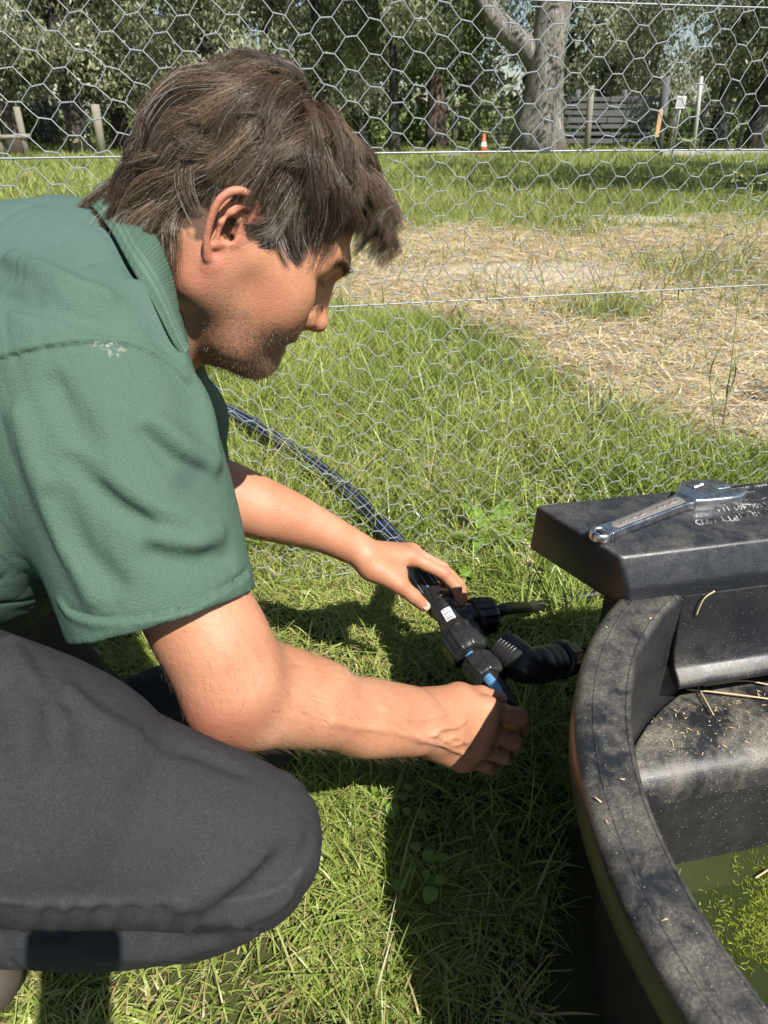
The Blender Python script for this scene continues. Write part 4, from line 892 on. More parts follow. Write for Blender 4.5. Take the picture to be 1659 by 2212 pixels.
class HeadSDF(SDF):
    """primitives given in head-local coordinates"""
    def c(s, a, b, ra, rb, k=.01, op='u', ax=None, sc=1.0):
        return s.cap(HW(a), HW(b), ra, rb, k, op, None if ax is None else HM @ np.array(ax, float), sc)
    def c2(s, a, b, ra, rb, k=.01, op='u', ax=None, sc=1.0):
        for sg in (-1, 1):
            m = np.array([1, sg, 1.]); s.c(np.array(a) * m, np.array(b) * m, ra, rb, k, op, None if ax is None else np.array(ax) * m, sc)
        return s
    def e(s, c, r, k=.01, op='u', rot=(0, 0, 0)):
        R = np.array(Matrix.Rotation(math.radians(rot[2]), 3, 'Z') @ Matrix.Rotation(math.radians(rot[1]), 3, 'Y') @ Matrix.Rotation(math.radians(rot[0]), 3, 'X'))
        return s.ell(HW(c), r, k, op, HM @ R)
    def e2(s, c, r, k=.01, op='u', rot=(0, 0, 0)):
        s.e(c, r, k, op, rot); return s.e((c[0], -c[1], c[2]), r, k, op, (-rot[0], rot[1], -rot[2]))
    def ch(s, pts, k=.004, op='u', n=0, both=True):
        for sg in ((-1, 1) if both else (-1,)):
            q = np.array(pts, float); q = q.copy(); q[:, 1] *= sg
            w = np.hstack([HW(q[:, :3]), q[:, 3:]]); s.chain(w, k, op, n)
        return s
def build_head(S):
    # cranium, forehead, face core
    S.e((-.014, 0, .045), (.096, .075, .082), .02)
    S.e((.030, 0, .050), (.064, .062, .050), .02)                       # forehead
    S.e((.036, 0, -.012), (.056, .0625, .058), .03)                     # mid face
    S.e((.050, 0, -.054), (.044, .046, .040), .03)                      # muzzle
    S.e((.018, 0, -.050), (.056, .057, .044), .03)
    # jaw
    S.c2((-.002, .050, -.050), (.050, .034, -.088), .020, .017, .03)
    S.c2((.046, .034, -.086), (.078, .010, -.094), .017, .016, .025)
    S.e((.0790, 0, -.0925), (.0170, .022, .0165), .02)                  # chin
    S.e((.056, 0, -.092), (.032, .032, .018), .02)
    S.c2((-.006, .058, -.010), (-.002, .054, -.055), .014, .016, .03)
    # cheekbones, brow, temples
    S.c2((.022, .056, -.010), (.066, .0415, -.016), .012, .015, .03)
    S.e2((.060, .037, -.038), (.026, .020, .026), .03)
    S.c2((.0955, .008, .0290), (.0790, .040, .0330), .0095, .011, .016)
    S.e((.093, 0, .036), (.012, .014, .014), .012)
    # eye sockets, eyes, lids
    S.e2((.0990, .031, .0110), (.0165, .0150, .0105), .012, 's')
    S.e2((.0755, .0310, .0105), (.0125, .0135, .0120), .004)
    S.c2((.0860, .0225, .0150), (.0760, .0450, .0120), .0030, .0030, .005) # upper lid fold
    S.c2((.0865, .0280, .0175), (.0770, .0460, .0190), .006, .006, .010)
    S.c2((.0840, .022, .0015), (.0750, .043, .0020), .0028, .0026, .008)
    # nose
    S.c((.0895, 0, .0200), (.0985, 0, .0030), .0070, .0068, .010, ax=(0, 1, 0), sc=.85)
    S.c((.0975, 0, .0080), (.1125, 0, -.0240), .0068, .0082, .008)
    S.c2((.0860, .006, .0060), (.0980, .009, -.0230), .007, .009, .010)
    S.e((.1132, 0, -.0280), (.0102, .0088, .0090), .006)                # tip
    S.e2((.0985, .0125, -.0300), (.0115, .0062, .0078), .005, rot=(0, 20, -12))
    S.c((.1120, 0, -.0335), (.0970, 0, -.0395), .0042, .0050, .005)     # columella
    S.c2((.1065, .0078, -.0385), (.0980, .0090, -.0390), .0030, .0036, .003, 's')
    S.ch([(.0930, .0185, -.0210, .0012), (.0875, .0205, -.0290, .0016), (.0875, .0190, -.0370, .0016)], .008, 's')  # wing crease
    # mouth
    S.e((.0845, 0, -.0520), (.0160, .027, .0160), .014)
    S.c((.0950, 0, -.0440), (.0960, 0, -.0520), .004, .004, .008)
    S.ch([(.0960, 0, -.0570, .0050), (.0920, .0120, -.0580, .0046), (.0800, .0250, -.0625, .0020)], .006)
    S.ch([(.0915, 0, -.0700, .0058), (.0880, .0120, -.0695, .0052), (.0790, .0240, -.0640, .0020)], .008)
    S.ch([(.0990, 0, -.0640, .0017), (.0950, .0120, -.0640, .0017), (.0815, .0270, -.0645, .0018)], .0040, 's')
    S.c((.0850, 0, -.0820), (.0850, .0, -.0900), .0090, .009, .014)
    S.ch([(.0900, .0250, -.0350, .0014), (.0800, .0345, -.0520, .0020), (.0740, .0370, -.0650, .0014)], .011, 's')
    S.ch([(.0850, .020, -.0040, .0008), (.0790, .034, -.0075, .0012), (.0700, .046, -.0040, .0008)], .008, 's')  # smile fold
    # throat and neck
    S.e((.030, 0, -.090), (.040, .036, .022), .03)
    nb = P(322, 598, .735); na = HW((-.020, 0, -.040)); nc = P(225, 640, .72)
    S.cap(na, nb, .056, .058, .03); S.cap(nb, nc, .060, .070, .02)
    S.cap(HW((.030, 0, -.100)), P(330, 665, .735), .020, .024, .03)
    S.cap(HW((-.045, .030, -.020)), P(345, 600, .79), .020, .024, .015); S.cap(HW((-.030, -.048, -.024)), P(350, 650, .685), .014, .016, .016)
    # behind the ear
    S.e2((-.020, .060, -.020), (.020, .012, .024), .015)
def ear(S, side=-1):
    """side -1 is the near (right) ear; plane of the ear tilts out towards the back"""
    y0 = .0725
    def q(a, b, o):                                                     # a up the ear, b back, o out
        a = a * (.82 if a > 0 else 1.45) + .001
        return (-.002 - b * .96 + (.14 if a > 0 else -.10) * a, side * (y0 + .34 * b + o), a - .10 * b - .004)
    rim = [(.012, -.004, .000), (.030, -.002, .003), (.043, .010, .006), (.041, .025, .008), (.026, .031, .008), (.008, .0285, .007), (-.010, .0225, .005), (-.020, .0150, .003)]
    rr = [.0028, .0036, .0040, .0040, .0038, .0036, .0034, .0040]
    S.ch2 = None
    pts = np.array([(*q(*a), r) for a, r in zip(rim, rr)])
    w = np.hstack([HW(pts[:, :3]), pts[:, 3:]]); S.chain(w, .003, 'u', 22)
    def L(a, b, ra, rb, k=.003, op='u', **kw): S.c(q(*a), q(*b), ra, rb, k, op, **kw)
    # bowl of the ear: thin plate
    n = np.array(q(0, 0, 1)) - np.array(q(0, 0, 0))
    S.cap(HW(q(.022, .013, -.0015)), HW(q(-.004, .011, -.003)), .0185, .0130, .004, 'u', HM @ n, .16)
    S.c(q(.000, .004, -.006), q(.026, .010, -.008), .010, .013, .008)   # root on the skull
    # antihelix Y
    for pp, kk in (([(-.010, .0140, .0035), (.004, .0180, .0045), (.018, .0175, .0045), (.028, .0130, .003)], .0026), ([(.018, .0175, .0040), (.031, .0190, .0030)], .0020)):
        for a, b in zip(pp[:-1], pp[1:]): L(a, b, kk, kk, .004)
    L((-.012, .0130, .0030), (-.008, .0080, .003), .0030, .0026, .004)  # antitragus
    L((.004, -.0020, .001), (-.005, -.0005, .0025), .0042, .0036, .004) # tragus
    S.e(q(-.0225, .0090, .001), (.0075, .0040, .0095), .005)            # lobe
    L((.012, -.003, .001), (.006, .010, .0005), .0026, .0018, .004)     # crus of the helix
    L((-.002, .0075, .0035), (.008, .0105, .0035), .0062, .0062, .003, 's')   # concha
    L((-.003, .0045, .0), (-.003, .0030, -.010), .0034, .0028, .002, 's')
    L((.020, .0085, .004), (.026, .0080, .004), .0036, .0030, .003, 's')

def finger(S, mcp, pts, r0, r1, k=.006):
    """joints from the knuckle to the tip, world points; radii taper, knuckles slightly wider"""
    j = [np.array(mcp)] + [np.array(p) for p in pts]; n = len(j); rr = np.linspace(r0, r1, n)
    for i in range(n - 1):
        a, b = j[i], j[i + 1]; ra, rb = rr[i], rr[i + 1]; m = (a + b) / 2
        S.cap(a, m, ra, (ra + rb) / 2 * .93, k if i == 0 else .003); S.cap(m, b, (ra + rb) / 2 * .93, rb, .003)
    return S
def nail(name, tip, back, up, w, l, parent, mat):
    """a curved nail plate lying on the finger end"""
    t = nrm(tip - back); up = nrm(up - t * (up @ t)); s = np.cross(t, up); vs = []; fs = []
    nu, nv = 7, 7
    for i in range(nu):
        for j in range(nv):
            a = (i / (nu - 1) - .5) * 2; b = j / (nv - 1)
            ww = w * (.94 + .06 * math.sin(PI * b)) * (1 - .25 * abs(2 * b - 1) ** 4)
            vs.append(back + t * l * b + s * a * ww * .5 + up * (-.0016 * a * a - .0010 * (b - .3) ** 2 * (1 if b > .3 else 0)))
    for i in range(nu - 1):
        for j in range(nv - 1): fs.append((i * nv + j, (i + 1) * nv + j, (i + 1) * nv + j + 1, i * nv + j + 1))
    o = mesh_np(name, vs, fs, mat, parent); m = o.modifiers.new('thick', 'SOLIDIFY'); m.thickness = .0006; m.offset = 0
    return o
def build_arms(S):
    # near (right) arm
    S.chain([PR(225, 860, .605, .040), PR(330, 1080, .592, .048), PR(430, 1330, .605, .0470), PR(505, 1465, .618, .0415)], .02, n=40)
    S.chain([PR(500, 1472, .618, .0415), PR(535, 1500, .638, .0450), PR(610, 1512, .668, .0450), PR(700, 1530, .700, .0400), PR(790, 1549, .737, .0325), PR(880, 1556, .775, .0272)], .02, n=70)
    S.cap(P(468, 1545, .618), P(530, 1555, .640), .020, .020, .025)                  # elbow point
    S.cap(P(560, 1440, .65), P(700, 1480, .700), .020, .018, .03)                   # brachioradialis
    S.cap(P(478, 1390, .60), P(495, 1460, .61), .034, .030, .03)
    # near hand: palm, knuckles
    n = nrm(P(950, 1540, .80) - P(950, 1540, .90)); nn = nrm(n + V(0, 0, .25))
    S.chain([PR(800, 1550, .742, .0300), PR(870, 1556, .772, .0285), PR(915, 1562, .795, .0295), PR(950, 1568, .807, .0290)], .04, ax=nn, sc=.80, n=20)
    mc = dict(i=P(1052, 1532, .838), m=P(1045, 1574, .834), r=P(1030, 1612, .838), l=P(1000, 1640, .845))
    wr = dict(i=P(925, 1535, .803), m=P(922, 1555, .800), r=P(920, 1575, .800), l=P(915, 1592, .805))
    rad = dict(i=.0140, m=.0138, r=.0132, l=.0120)
    for kx in 'imrl':
        S.cap(wr[kx], mc[kx], .0175, rad[kx], .016)
        S.cap(wr[kx] - nn * .014, mc[kx] - nn * .010, .016, .013, .016)
        S.ell(mc[kx] + nn * .0035, (.0110, .0110, .0110), .008)
    finger(S, mc['i'], [P(1122, 1548, .878), P(1130, 1570, .908), P(1100, 1562, .925)], .0126, .0088)
    finger(S, mc['m'], [P(1108, 1600, .872), P(1116, 1606, .905), P(1092, 1590, .925)], .0122, .0086)
    finger(S, mc['r'], [P(1084, 1632, .868), P(1096, 1636, .898), P(1078, 1622, .915)], .0114, .0080)
    finger(S, mc['l'], [P(1048, 1652, .870), P(1062, 1658, .893), P(1050, 1650, .910)], .0102, .0074)
    # thumb: lies along the top of the grip, nail up
    S.cap(P(925, 1530, .812), P(990, 1507, .842), .0200, .0175, .018)
    S.cap(P(990, 1507, .842), P(1040, 1502, .868), .0155, .0120, .010)
    S.cap(P(1040, 1502, .868), P(1078, 1510, .882), .0118, .0092, .003)
    # tendons and veins on the back of the hand
    rnd = random.Random(5)
    for kx in 'imrl':
        a = wr[kx] + nn * .0155; b = mc[kx] + nn * (.0115); S.chain([np.append(a, .0022), np.append((a + b) / 2 + nn * .0010, .0022), np.append(b, .0024)], .006)
    for path in ([(830, 1530), (870, 1545), (905, 1552), (935, 1548), (965, 1540)], [(720, 1560), (780, 1572), (840, 1578), (890, 1590), (915, 1600)], [(905, 1590), (940, 1588), (962, 1598), (985, 1592), (1010, 1604)], [(912, 1600), (945, 1606), (975, 1618), (1000, 1628)], [(940, 1588), (955, 1574), (985, 1570), (1005, 1556)], [(962, 1598), (978, 1608), (995, 1606)]):
        q = np.hstack([onsurf(S, path, .0002), np.full((len(path), 1), .0019)])
        S.chain(q, .004, n=14)
    # far (left) arm
    S.chain([PR(300, 860, .90, .052), PR(360, 960, .955, .048), PR(395, 1040, .985, .047)], .02, n=24)
    S.chain([PR(395, 1042, .985, .0460), PR(470, 1060, .990, .0475), PR(540, 1090, 1.0, .0465), PR(620, 1118, 1.015, .0400), PR(700, 1150, 1.035, .0310), PR(775, 1188, 1.055, .0262)], .02, n=60)
    # far hand: seen from the thumb side, palm down, fingers arched over the fitting
    wv = P(775, 1188, 1.055); up = nrm(V(-.10, -.30, .95))
    m2 = dict(i=P(885, 1202, 1.075), m=P(890, 1192, 1.098), r=P(886, 1190, 1.120), l=P(872, 1194, 1.140))
    w2 = dict(i=P(796, 1204, 1.050), m=P(800, 1196, 1.062), r=P(798, 1194, 1.075), l=P(792, 1196, 1.085))
    for kx in 'imrl':
        S.cap(w2[kx], m2[kx], .0180, .0128, .012); S.cap(w2[kx] - up * .012, m2[kx] - up * .008, .0150, .0110, .012)
        S.ell(m2[kx] + up * .002, (.0112, .0112, .0112), .006)
    S.cap(P(800, 1225, 1.045), P(860, 1238, 1.050), .0200, .0150, .014)               # ball of the thumb
    finger(S, m2['i'], [P(958, 1238, 1.082), P(985, 1268, 1.088), P(990, 1302, 1.092)], .0118, .0082)
    finger(S, m2['m'], [P(955, 1226, 1.110), P(992, 1262, 1.118), P(1002, 1300, 1.120)], .0112, .0080)
    finger(S, m2['r'], [P(938, 1226, 1.140), P(968, 1262, 1.150), P(975, 1300, 1.150)], .0108, .0078)
    finger(S, m2['l'], [P(912, 1232, 1.160), P(935, 1262, 1.170), P(940, 1290, 1.170)], .0095, .0070)
    S.cap(P(815, 1232, 1.040), P(862, 1262, 1.038), .0185, .0140, .012)
    S.cap(P(862, 1262, 1.038), P(893, 1288, 1.045), .0130, .0112, .005)
    S.cap(P(893, 1288, 1.045), P(915, 1308, 1.052), .0112, .0092, .003)
    return
def build_trunk(S):
    """under the clothes: chest, belly, hips, legs"""
    S.chain([PR(225, 640, .72, .070), np.append(V(-.29, .70, .64), .080)], .03)
    S.cap(V(-.29, .70, .64), V(-.42, .64, .50), .075, .075, .05, ax=TL, sc=1.25)
    S.cap(V(-.42, .64, .50), V(-.53, .58, .40), .075, .080, .05, ax=TL, sc=1.25)
    hn = P(-330, 1560, .60); hf = hn + TL * .20; S.cap(V(-.53, .58, .40), (hn + hf) / 2, .08, .08, .04)
    S.cap(hn, P(200, 1742, .545), .060, .045, .03); S.cap(P(200, 1742, .545), P(520, 1816, .583), .045, .035, .03); S.cap(P(540, 1835, .590), P(-110, 2005, .69), .025, .022, .02)
    S.cap(hf, P(200, 1565, .93), .055, .045, .03); S.cap(P(200, 1565, .93), P(560, 1580, .99), .045, .035, .03); S.cap(P(560, 1590, 1.0), P(250, 1560, 1.12), .030, .028, .02)
    S.cap(V(-.30, .88, .64), P(300, 860, .90), .05, .05, .03); S.cap(V(-.29, .62, .65), P(225, 860, .605), .040, .038, .03)
# ------------------------------------------------------------------ hair
def strands(name, pts, w, parent, mat, attrs=None, sides=3, taper=.25):
    """pts: N x K x 3 polylines -> one mesh of thin tubes; w: N widths"""
    N, K, _ = pts.shape
    T = np.gradient(pts, axis=1); T /= np.linalg.norm(T, axis=2)[..., None] + 1e-12
    a = np.where(np.abs(T[..., 2:3]) < .9, np.array([0, 0, 1.]), np.array([1., 0, 0]))
    u = np.cross(T, a); u /= np.linalg.norm(u, axis=2)[..., None] + 1e-12; b = np.cross(T, u)
    t = np.linspace(0, 1, K); rr = (w[:, None] / 2) * (1 - (1 - taper) * t ** 3)[None]
    V_ = np.stack([pts + rr[..., None] * (math.cos(2 * PI * j / sides) * u + math.sin(2 * PI * j / sides) * b) for j in range(sides)], 2)   # N K S 3
    idx = np.arange(N * K * sides).reshape(N, K, sides); nx = np.roll(idx, -1, 2)
    F = np.stack([idx[:, :-1], nx[:, :-1], nx[:, 1:], idx[:, 1:]], -1).reshape(-1, 4)
    o = mesh_np(name, V_.reshape(-1, 3), F, mat, parent)
    for k, v in (attrs or {}).items(): vattr(o, k, np.repeat(v, K * sides))
    vattr(o, 'along', np.tile(np.repeat(t, sides), N))
    return o
def scalp_sdf():
    H = SDF()
    H.ell((-.014, 0, .045), (.096, .075, .082), .02); H.ell((.030, 0, .050), (.064, .062, .050), .02); H.ell((.036, 0, -.012), (.056, .0625, .058), .03)
    nb = HL(P(322, 598, .735)); H.cap((-.020, 0, -.040), nb, .056, .058, .02)
    for q in range(len(H.p)): fn, a, b, k, op = H.p[q][:5]; H.p[q] = (fn, a - 1, b + 1, k, op)
    return H
def grow_hair(rng, n_str=46000):
    H = scalp_sdf()
    def D(p): return H.ev(p)
    def grad(p, e=.002):
        d0 = D(p); g = np.stack([D(p + np.array(x) * e) - d0 for x in ((1, 0, 0), (0, 1, 0), (0, 0, 1))], 1) / e
        return d0, g / (np.linalg.norm(g, axis=1)[:, None] + 1e-9)
    # roots: random directions pushed onto the scalp
    c = np.array([-.004, 0, .035]); dirs = rng.normal(size=(n_str * 4, 3)); dirs /= np.linalg.norm(dirs, axis=1)[:, None]
    p = c + dirs * .2
    for _ in range(14):
        d = D(p); p = p - dirs * d[:, None] * .9
    f, l, u = p.T; al = np.abs(l)
    # hairline
    front = sstep(.083, .090, u + .10 * np.clip(.06 - al, -1, 1) * 0 + (al - .02).clip(0) * .35)
    top = (u > .078 + .10 * (f - .075).clip(0) - (al - .025).clip(0) * .55) & (f > .03)
    temple = (f <= .048) & (f > .012) & (u > -.012 + .15 * (f - .03).clip(0)) & (al > .04) & (u > (f - .030) * 1.2 - .010)
    temple2 = (f > .03) & (f < .066) & (u > .030 + (f - .045) * .9) & (al > .035)
    over = (f <= .03) & (u > .030)
    back = (f < -.006) & (u > -.050 - .35 * (-f - .03).clip(0)) & (u > -.046 + (f + .03) * .6)
    ok = (top | temple | temple2 | over | back)
    thin = (f > .008) & (f < .055) & (u < .040 + .010 * rng.normal(size=len(u))) & (al > .04) & (rng.random(len(u)) < .62); ok = ok & ~thin
    p = p[ok][:n_str]; n = len(p); f, l, u = p.T; al = np.abs(l)
    K0 = np.array([.000, .004, .155])                                   # where the hair parts at the crown
    # regional length and lift
    wt = sstep(.06, .11, u); wf = sstep(.045, .085, f) * sstep(.05, .09, u); wb = sstep(-.02, -.085, f)
    side = sstep(.05, .0, u) * sstep(-.03, .0, f)
    nape = sstep(-.005, -.045, u) * sstep(-.02, -.05, f)
    tmpl = sstep(.025, .050, f) * sstep(.095, .070, u)                   # temples: short
    L = .055 + .030 * wt + .044 * wb + .022 * wf; L = L * (1 - .62 * side) * (1 - .35 * nape * (f > -.07)) * (1 - .66 * tmpl)
    Hh = .010 + .032 * wt * sstep(-.065, -.01, f) + .005 * sstep(-.03, .03, f) + .034 * wb * (1 - wt) * sstep(.045, .0, u) + .034 * wf; Hh = Hh * (1 - .78 * side) * (1 - .40 * nape * (f > -.07)) * (1 - .60 * tmpl)
    # clumps
    nc = 520; ci = rng.choice(n, nc, replace=False); cc = p[ci]
    own = np.zeros(n, int)
    for a in range(0, n, 4000): own[a:a + 4000] = ((p[a:a + 4000, None] - cc[None]) ** 2).sum(2).argmin(1)
    cL = rng.uniform(.78, 1.15, nc); cH = rng.uniform(.12, 1.05, nc) ** .8; cA = rng.normal(0, .42, nc); cG = rng.uniform(.2, 1.0, nc); cT = rng.uniform(0, 1, nc)
    cl = rng.normal(0, .85, nc)
    gd = np.array([0, 0, -1.]) @ HM
    def march(p0, L, Hh, ang, gr, curl, seed):
        K = 11; P_ = [p0]; q = p0.copy(); st = (L / (K - 1))[:, None]
        for i in range(1, K):
            t = i / (K - 1); d, g = grad(q)
            r = q - K0; r = r - g * (r * g).sum(1)[:, None]; r /= np.linalg.norm(r, axis=1)[:, None] + 1e-6
            s_ = np.cross(g, r); a = (ang + curl * (t - .35))[:, None]
            w = (np.array([1., 0, .25])[None] * (sstep(-.005, .10, q[:, 0]) * 2.3 * sstep(.055, .085, q[:, 2]) * (t < .75))[:, None] + np.array([-1., 0, -.1])[None] * (sstep(-.06, -.10, q[:, 0]) * .75)[:, None])   # the fringe is swept forward
            fl = r * np.cos(a) + s_ * np.sin(a) + w
            tgt = Hh * (1 - math.exp(-3.2 * t)) * (1 - .25 * t)
            lift = np.clip((tgt - d)[:, None] / st, -1.1, 1.6)
            dr = fl + g * lift * .9 + gd[None] * (gr[:, None] * (t ** 1.3) * (d[:, None] > .012)) * 1.1
            dr = dr + .10 * np.stack([vnoise(q * 60 + seed, 3), vnoise(q * 60 + seed, 4), vnoise(q * 60 + seed, 5)], 1)
            dr /= np.linalg.norm(dr, axis=1)[:, None]; q = q + dr * st; P_.append(q)
        return np.stack(P_, 1)
    rl = np.where(tmpl * (al > .03) + side > .4, rng.uniform(.35, 1.15, n), rng.uniform(.72, 1.08, n))
    own_pts = march(p, L * cL[own] * rl, Hh * cH[own] * rng.uniform(.75, 1.1, n) + .0015, cA[own] + rng.normal(0, .10, n), cG[own], cl[own] + rng.normal(0, .12, n), 0)
    gu = march(cc, L[ci] * cL, Hh[ci] * cH + .0015, cA, cG, cl, 0)
    t = np.linspace(0, 1, own_pts.shape[1])[None, :, None]
    amt = rng.uniform(.25, .80, n)[:, None, None] * sstep(.05, .9, t)
    pts = own_pts + (gu[own] - own_pts) * amt
    # fine waviness and a few stray hairs
    ph = rng.uniform(0, 6, (n, 1, 3)); pts = pts + np.sin(t * 7 + ph) * .0008 * t
    stray = rng.random(n) < .03; pts[stray] += (rng.normal(0, .009, (stray.sum(), 1, 3)) * 1.1 * t ** 1.5)
    tp = pts[:, -1]; grey = sstep(.034, .008, tp[:, 2]) * sstep(.000, .018, tp[:, 0]) * .80 + .12 * sstep(.05, .02, tp[:, 2])
    grey = (rng.random(n) < grey * .50 + .02).astype(float) * rng.uniform(.5, 1, n)
    tone = np.clip(cT[own] * .68 + rng.random(n) * .32, 0, 1)
    return p, pts, tone, grey
def hair_material():
    t = NT('hair'); tone = t.attr('tone'); gr = t.attr('grey')
    c = t.ramp(tone, [(0, (.022, .013, .008)), (.40, (.068, .043, .026)), (.8, (.160, .110, .068)), (1, (.27, .195, .125))])
    c = t.mix(gr, c, (.46, .43, .39))
    t.set(Base_Color=c, Roughness=.36, Specular_IOR_Level=.40)
    return t.m
def skin_material():
    t = NT('skin'); co = t.coord()
    n1 = t.ramp(t.noise(16, 5, .62), [(.30, 0), (.70, 1)]); n2 = t.noise(90, 3); n3 = t.noise(420, 2)
    base = t.mix(n1, (.385, .168, .088), (.505, .245, .138)); base = t.mix(t.math('MULTIPLY', n2, .35), base, (.44, .20, .115))
    red = t.attr('red'); base = t.mix(t.math('MULTIPLY', red, .60), base, (.46, .150, .095))
    pale = t.attr('pale'); base = t.mix(t.math('MULTIPLY', pale, .6), base, (.58, .36, .25))
    lip = t.attr('lip'); base = t.mix(t.math('MULTIPLY', lip, .7), base, (.40, .16, .125))
    st = t.attr('stubble'); dots = t.ramp(t.noise(650, 2, .6), [(.44, 0), (.60, 1)])
    base = t.mix(t.math('MULTIPLY', st, t.math('MULTIPLY_ADD', dots, .50, .38)), base, (.105, .072, .055))
    sc = t.attr('scalp'); base = t.mix(t.math('MULTIPLY', sc, .85), base, (.045, .030, .020))
    # freckles
    vo = t.new('TexVoronoi'); vo.inputs['Scale'].default_value = 55; t.l.new(co, vo.inputs['Vector'])
    fr = t.ramp(vo.outputs['Distance'], [(.045, 1), (.085, 0)]); wn_ = t.new('TexWhiteNoise'); t.l.new(vo.outputs['Color'], wn_.inputs['Vector'])
    fr = t.math('MULTIPLY', fr, t.ramp(wn_.outputs['Value'], [(.80, 0), (.82, .55)]))
    base = t.mix(t.math('MULTIPLY', fr, t.math('SUBTRACT', 1.0, sc)), base, (.22, .09, .055))
    h = t.math('ADD', t.math('MULTIPLY', t.noise(900, 2, .6), .6), t.math('MULTIPLY', t.noise(260, 3, .6), .8))
    mp = t.noise(150, 3, .6, stretch=(1, 5, 5)); h = t.math('ADD', h, t.math('MULTIPLY', mp, .7))
    t.set(Base_Color=base, Roughness=t.ramp(t.noise(300, 3), [(.3, .44), (.7, .60)]), Specular_IOR_Level=.42, Normal=t.bump(t.math('ADD', h, t.math('MULTIPLY', t.noise(130, 4, .65), .6)), .42, .0011))
    t.b.inputs['Subsurface Weight'].default_value = .04; t.b.inputs['Subsurface Radius'].default_value = (1.0, .35, .18); t.b.inputs['Subsurface Scale'].default_value = .004
    return t.m
def skin_attrs(o, v):
    q = HL(v); f, l, u = q.T; al = np.abs(l); inh = (np.linalg.norm(q - V(.0, 0, .0), axis=1) < .20) & (f > -.14)
    jit = vnoise(q * 120, 1) * .006 + vnoise(q * 45, 2) * .006
    # beard shadow: jaw, chin, upper lip, under the jaw
    line = np.interp(f, [-.01, .02, .05, .075, .10], [-.028, -.042, -.060, -.052, -.046])
    stub = sstep(.012, -.012, u - line + jit) * sstep(-.020, .010, f + jit) * sstep(-.165, -.130, u + jit)
    stub = stub * (.62 + .38 * sstep(.050, .085, f)) + .0
    stub = np.clip(stub, 0, 1) * inh
    lipm = (sstep(.0065, .0035, np.hypot(u + .0637, 0 * u)) * sstep(.086, .092, f) * sstep(.024, .018, al)) * inh
    stub = stub * (1 - lipm)
    nose = sstep(.024, .012, np.linalg.norm((q - V(.112, 0, -.025)) * V(1, 1, .8), axis=1))
    earm = sstep(.073, .080, al) * sstep(.02, .0, f) * (np.abs(u) < .06)
    cheek = .55 * sstep(.030, .0, np.linalg.norm((q - V(.050, 0, -.030)) * V(1, 0, 1), axis=1)) * (al > .03)
    neck = .55 * sstep(.01, -.03, f) * sstep(-.02, -.06, u)
    red = np.clip((.35 * nose + .85 * earm + cheek + neck), 0, 1) * inh
    body = (~inh)
    red = red + body * np.clip(.18 + .25 * vnoise(v * 18, 5), 0, 1) * .8
    for (x, y, d, r_) in ((1052, 1532, .838, .014), (1045, 1574, .834, .014), (1030, 1612, .838, .014), (1000, 1640, .845, .012), (1122, 1548, .878, .013), (1108, 1600, .872, .013), (885, 1202, 1.075, .013), (958, 1238, 1.082, .012), (988, 1298, 1.09, .012), (862, 1262, 1.038, .012), (912, 1306, 1.05, .010), (470, 1550, .60, .035), (1005, 1503, .85, .012)):
        red = red + .75 * body * sstep(r_ * 1.5, r_ * .4, np.linalg.norm(v - P(x, y, d), axis=1))
    red = np.clip(red, 0, 1)
    pale = np.clip(vnoise(v * 30, 9) * .5, 0, 1) * body
    sc = sstep(.0, .006, np.where(f > .035, u - (.082 + .10 * (f - .075).clip(0) - (al - .025).clip(0) * .55), np.where(f > -.008, u - .046 - .01 * vnoise(q * 150, 6), u - (-.026 - .35 * (-f - .03).clip(0) - .006 * vnoise(q * 140, 7))))) * inh * (al < .076) * sstep(.2, .1, -f)
    for k, a in dict(stubble=stub, lip=lipm, red=red, pale=pale, scalp=sc).items(): vattr(o, k, a)
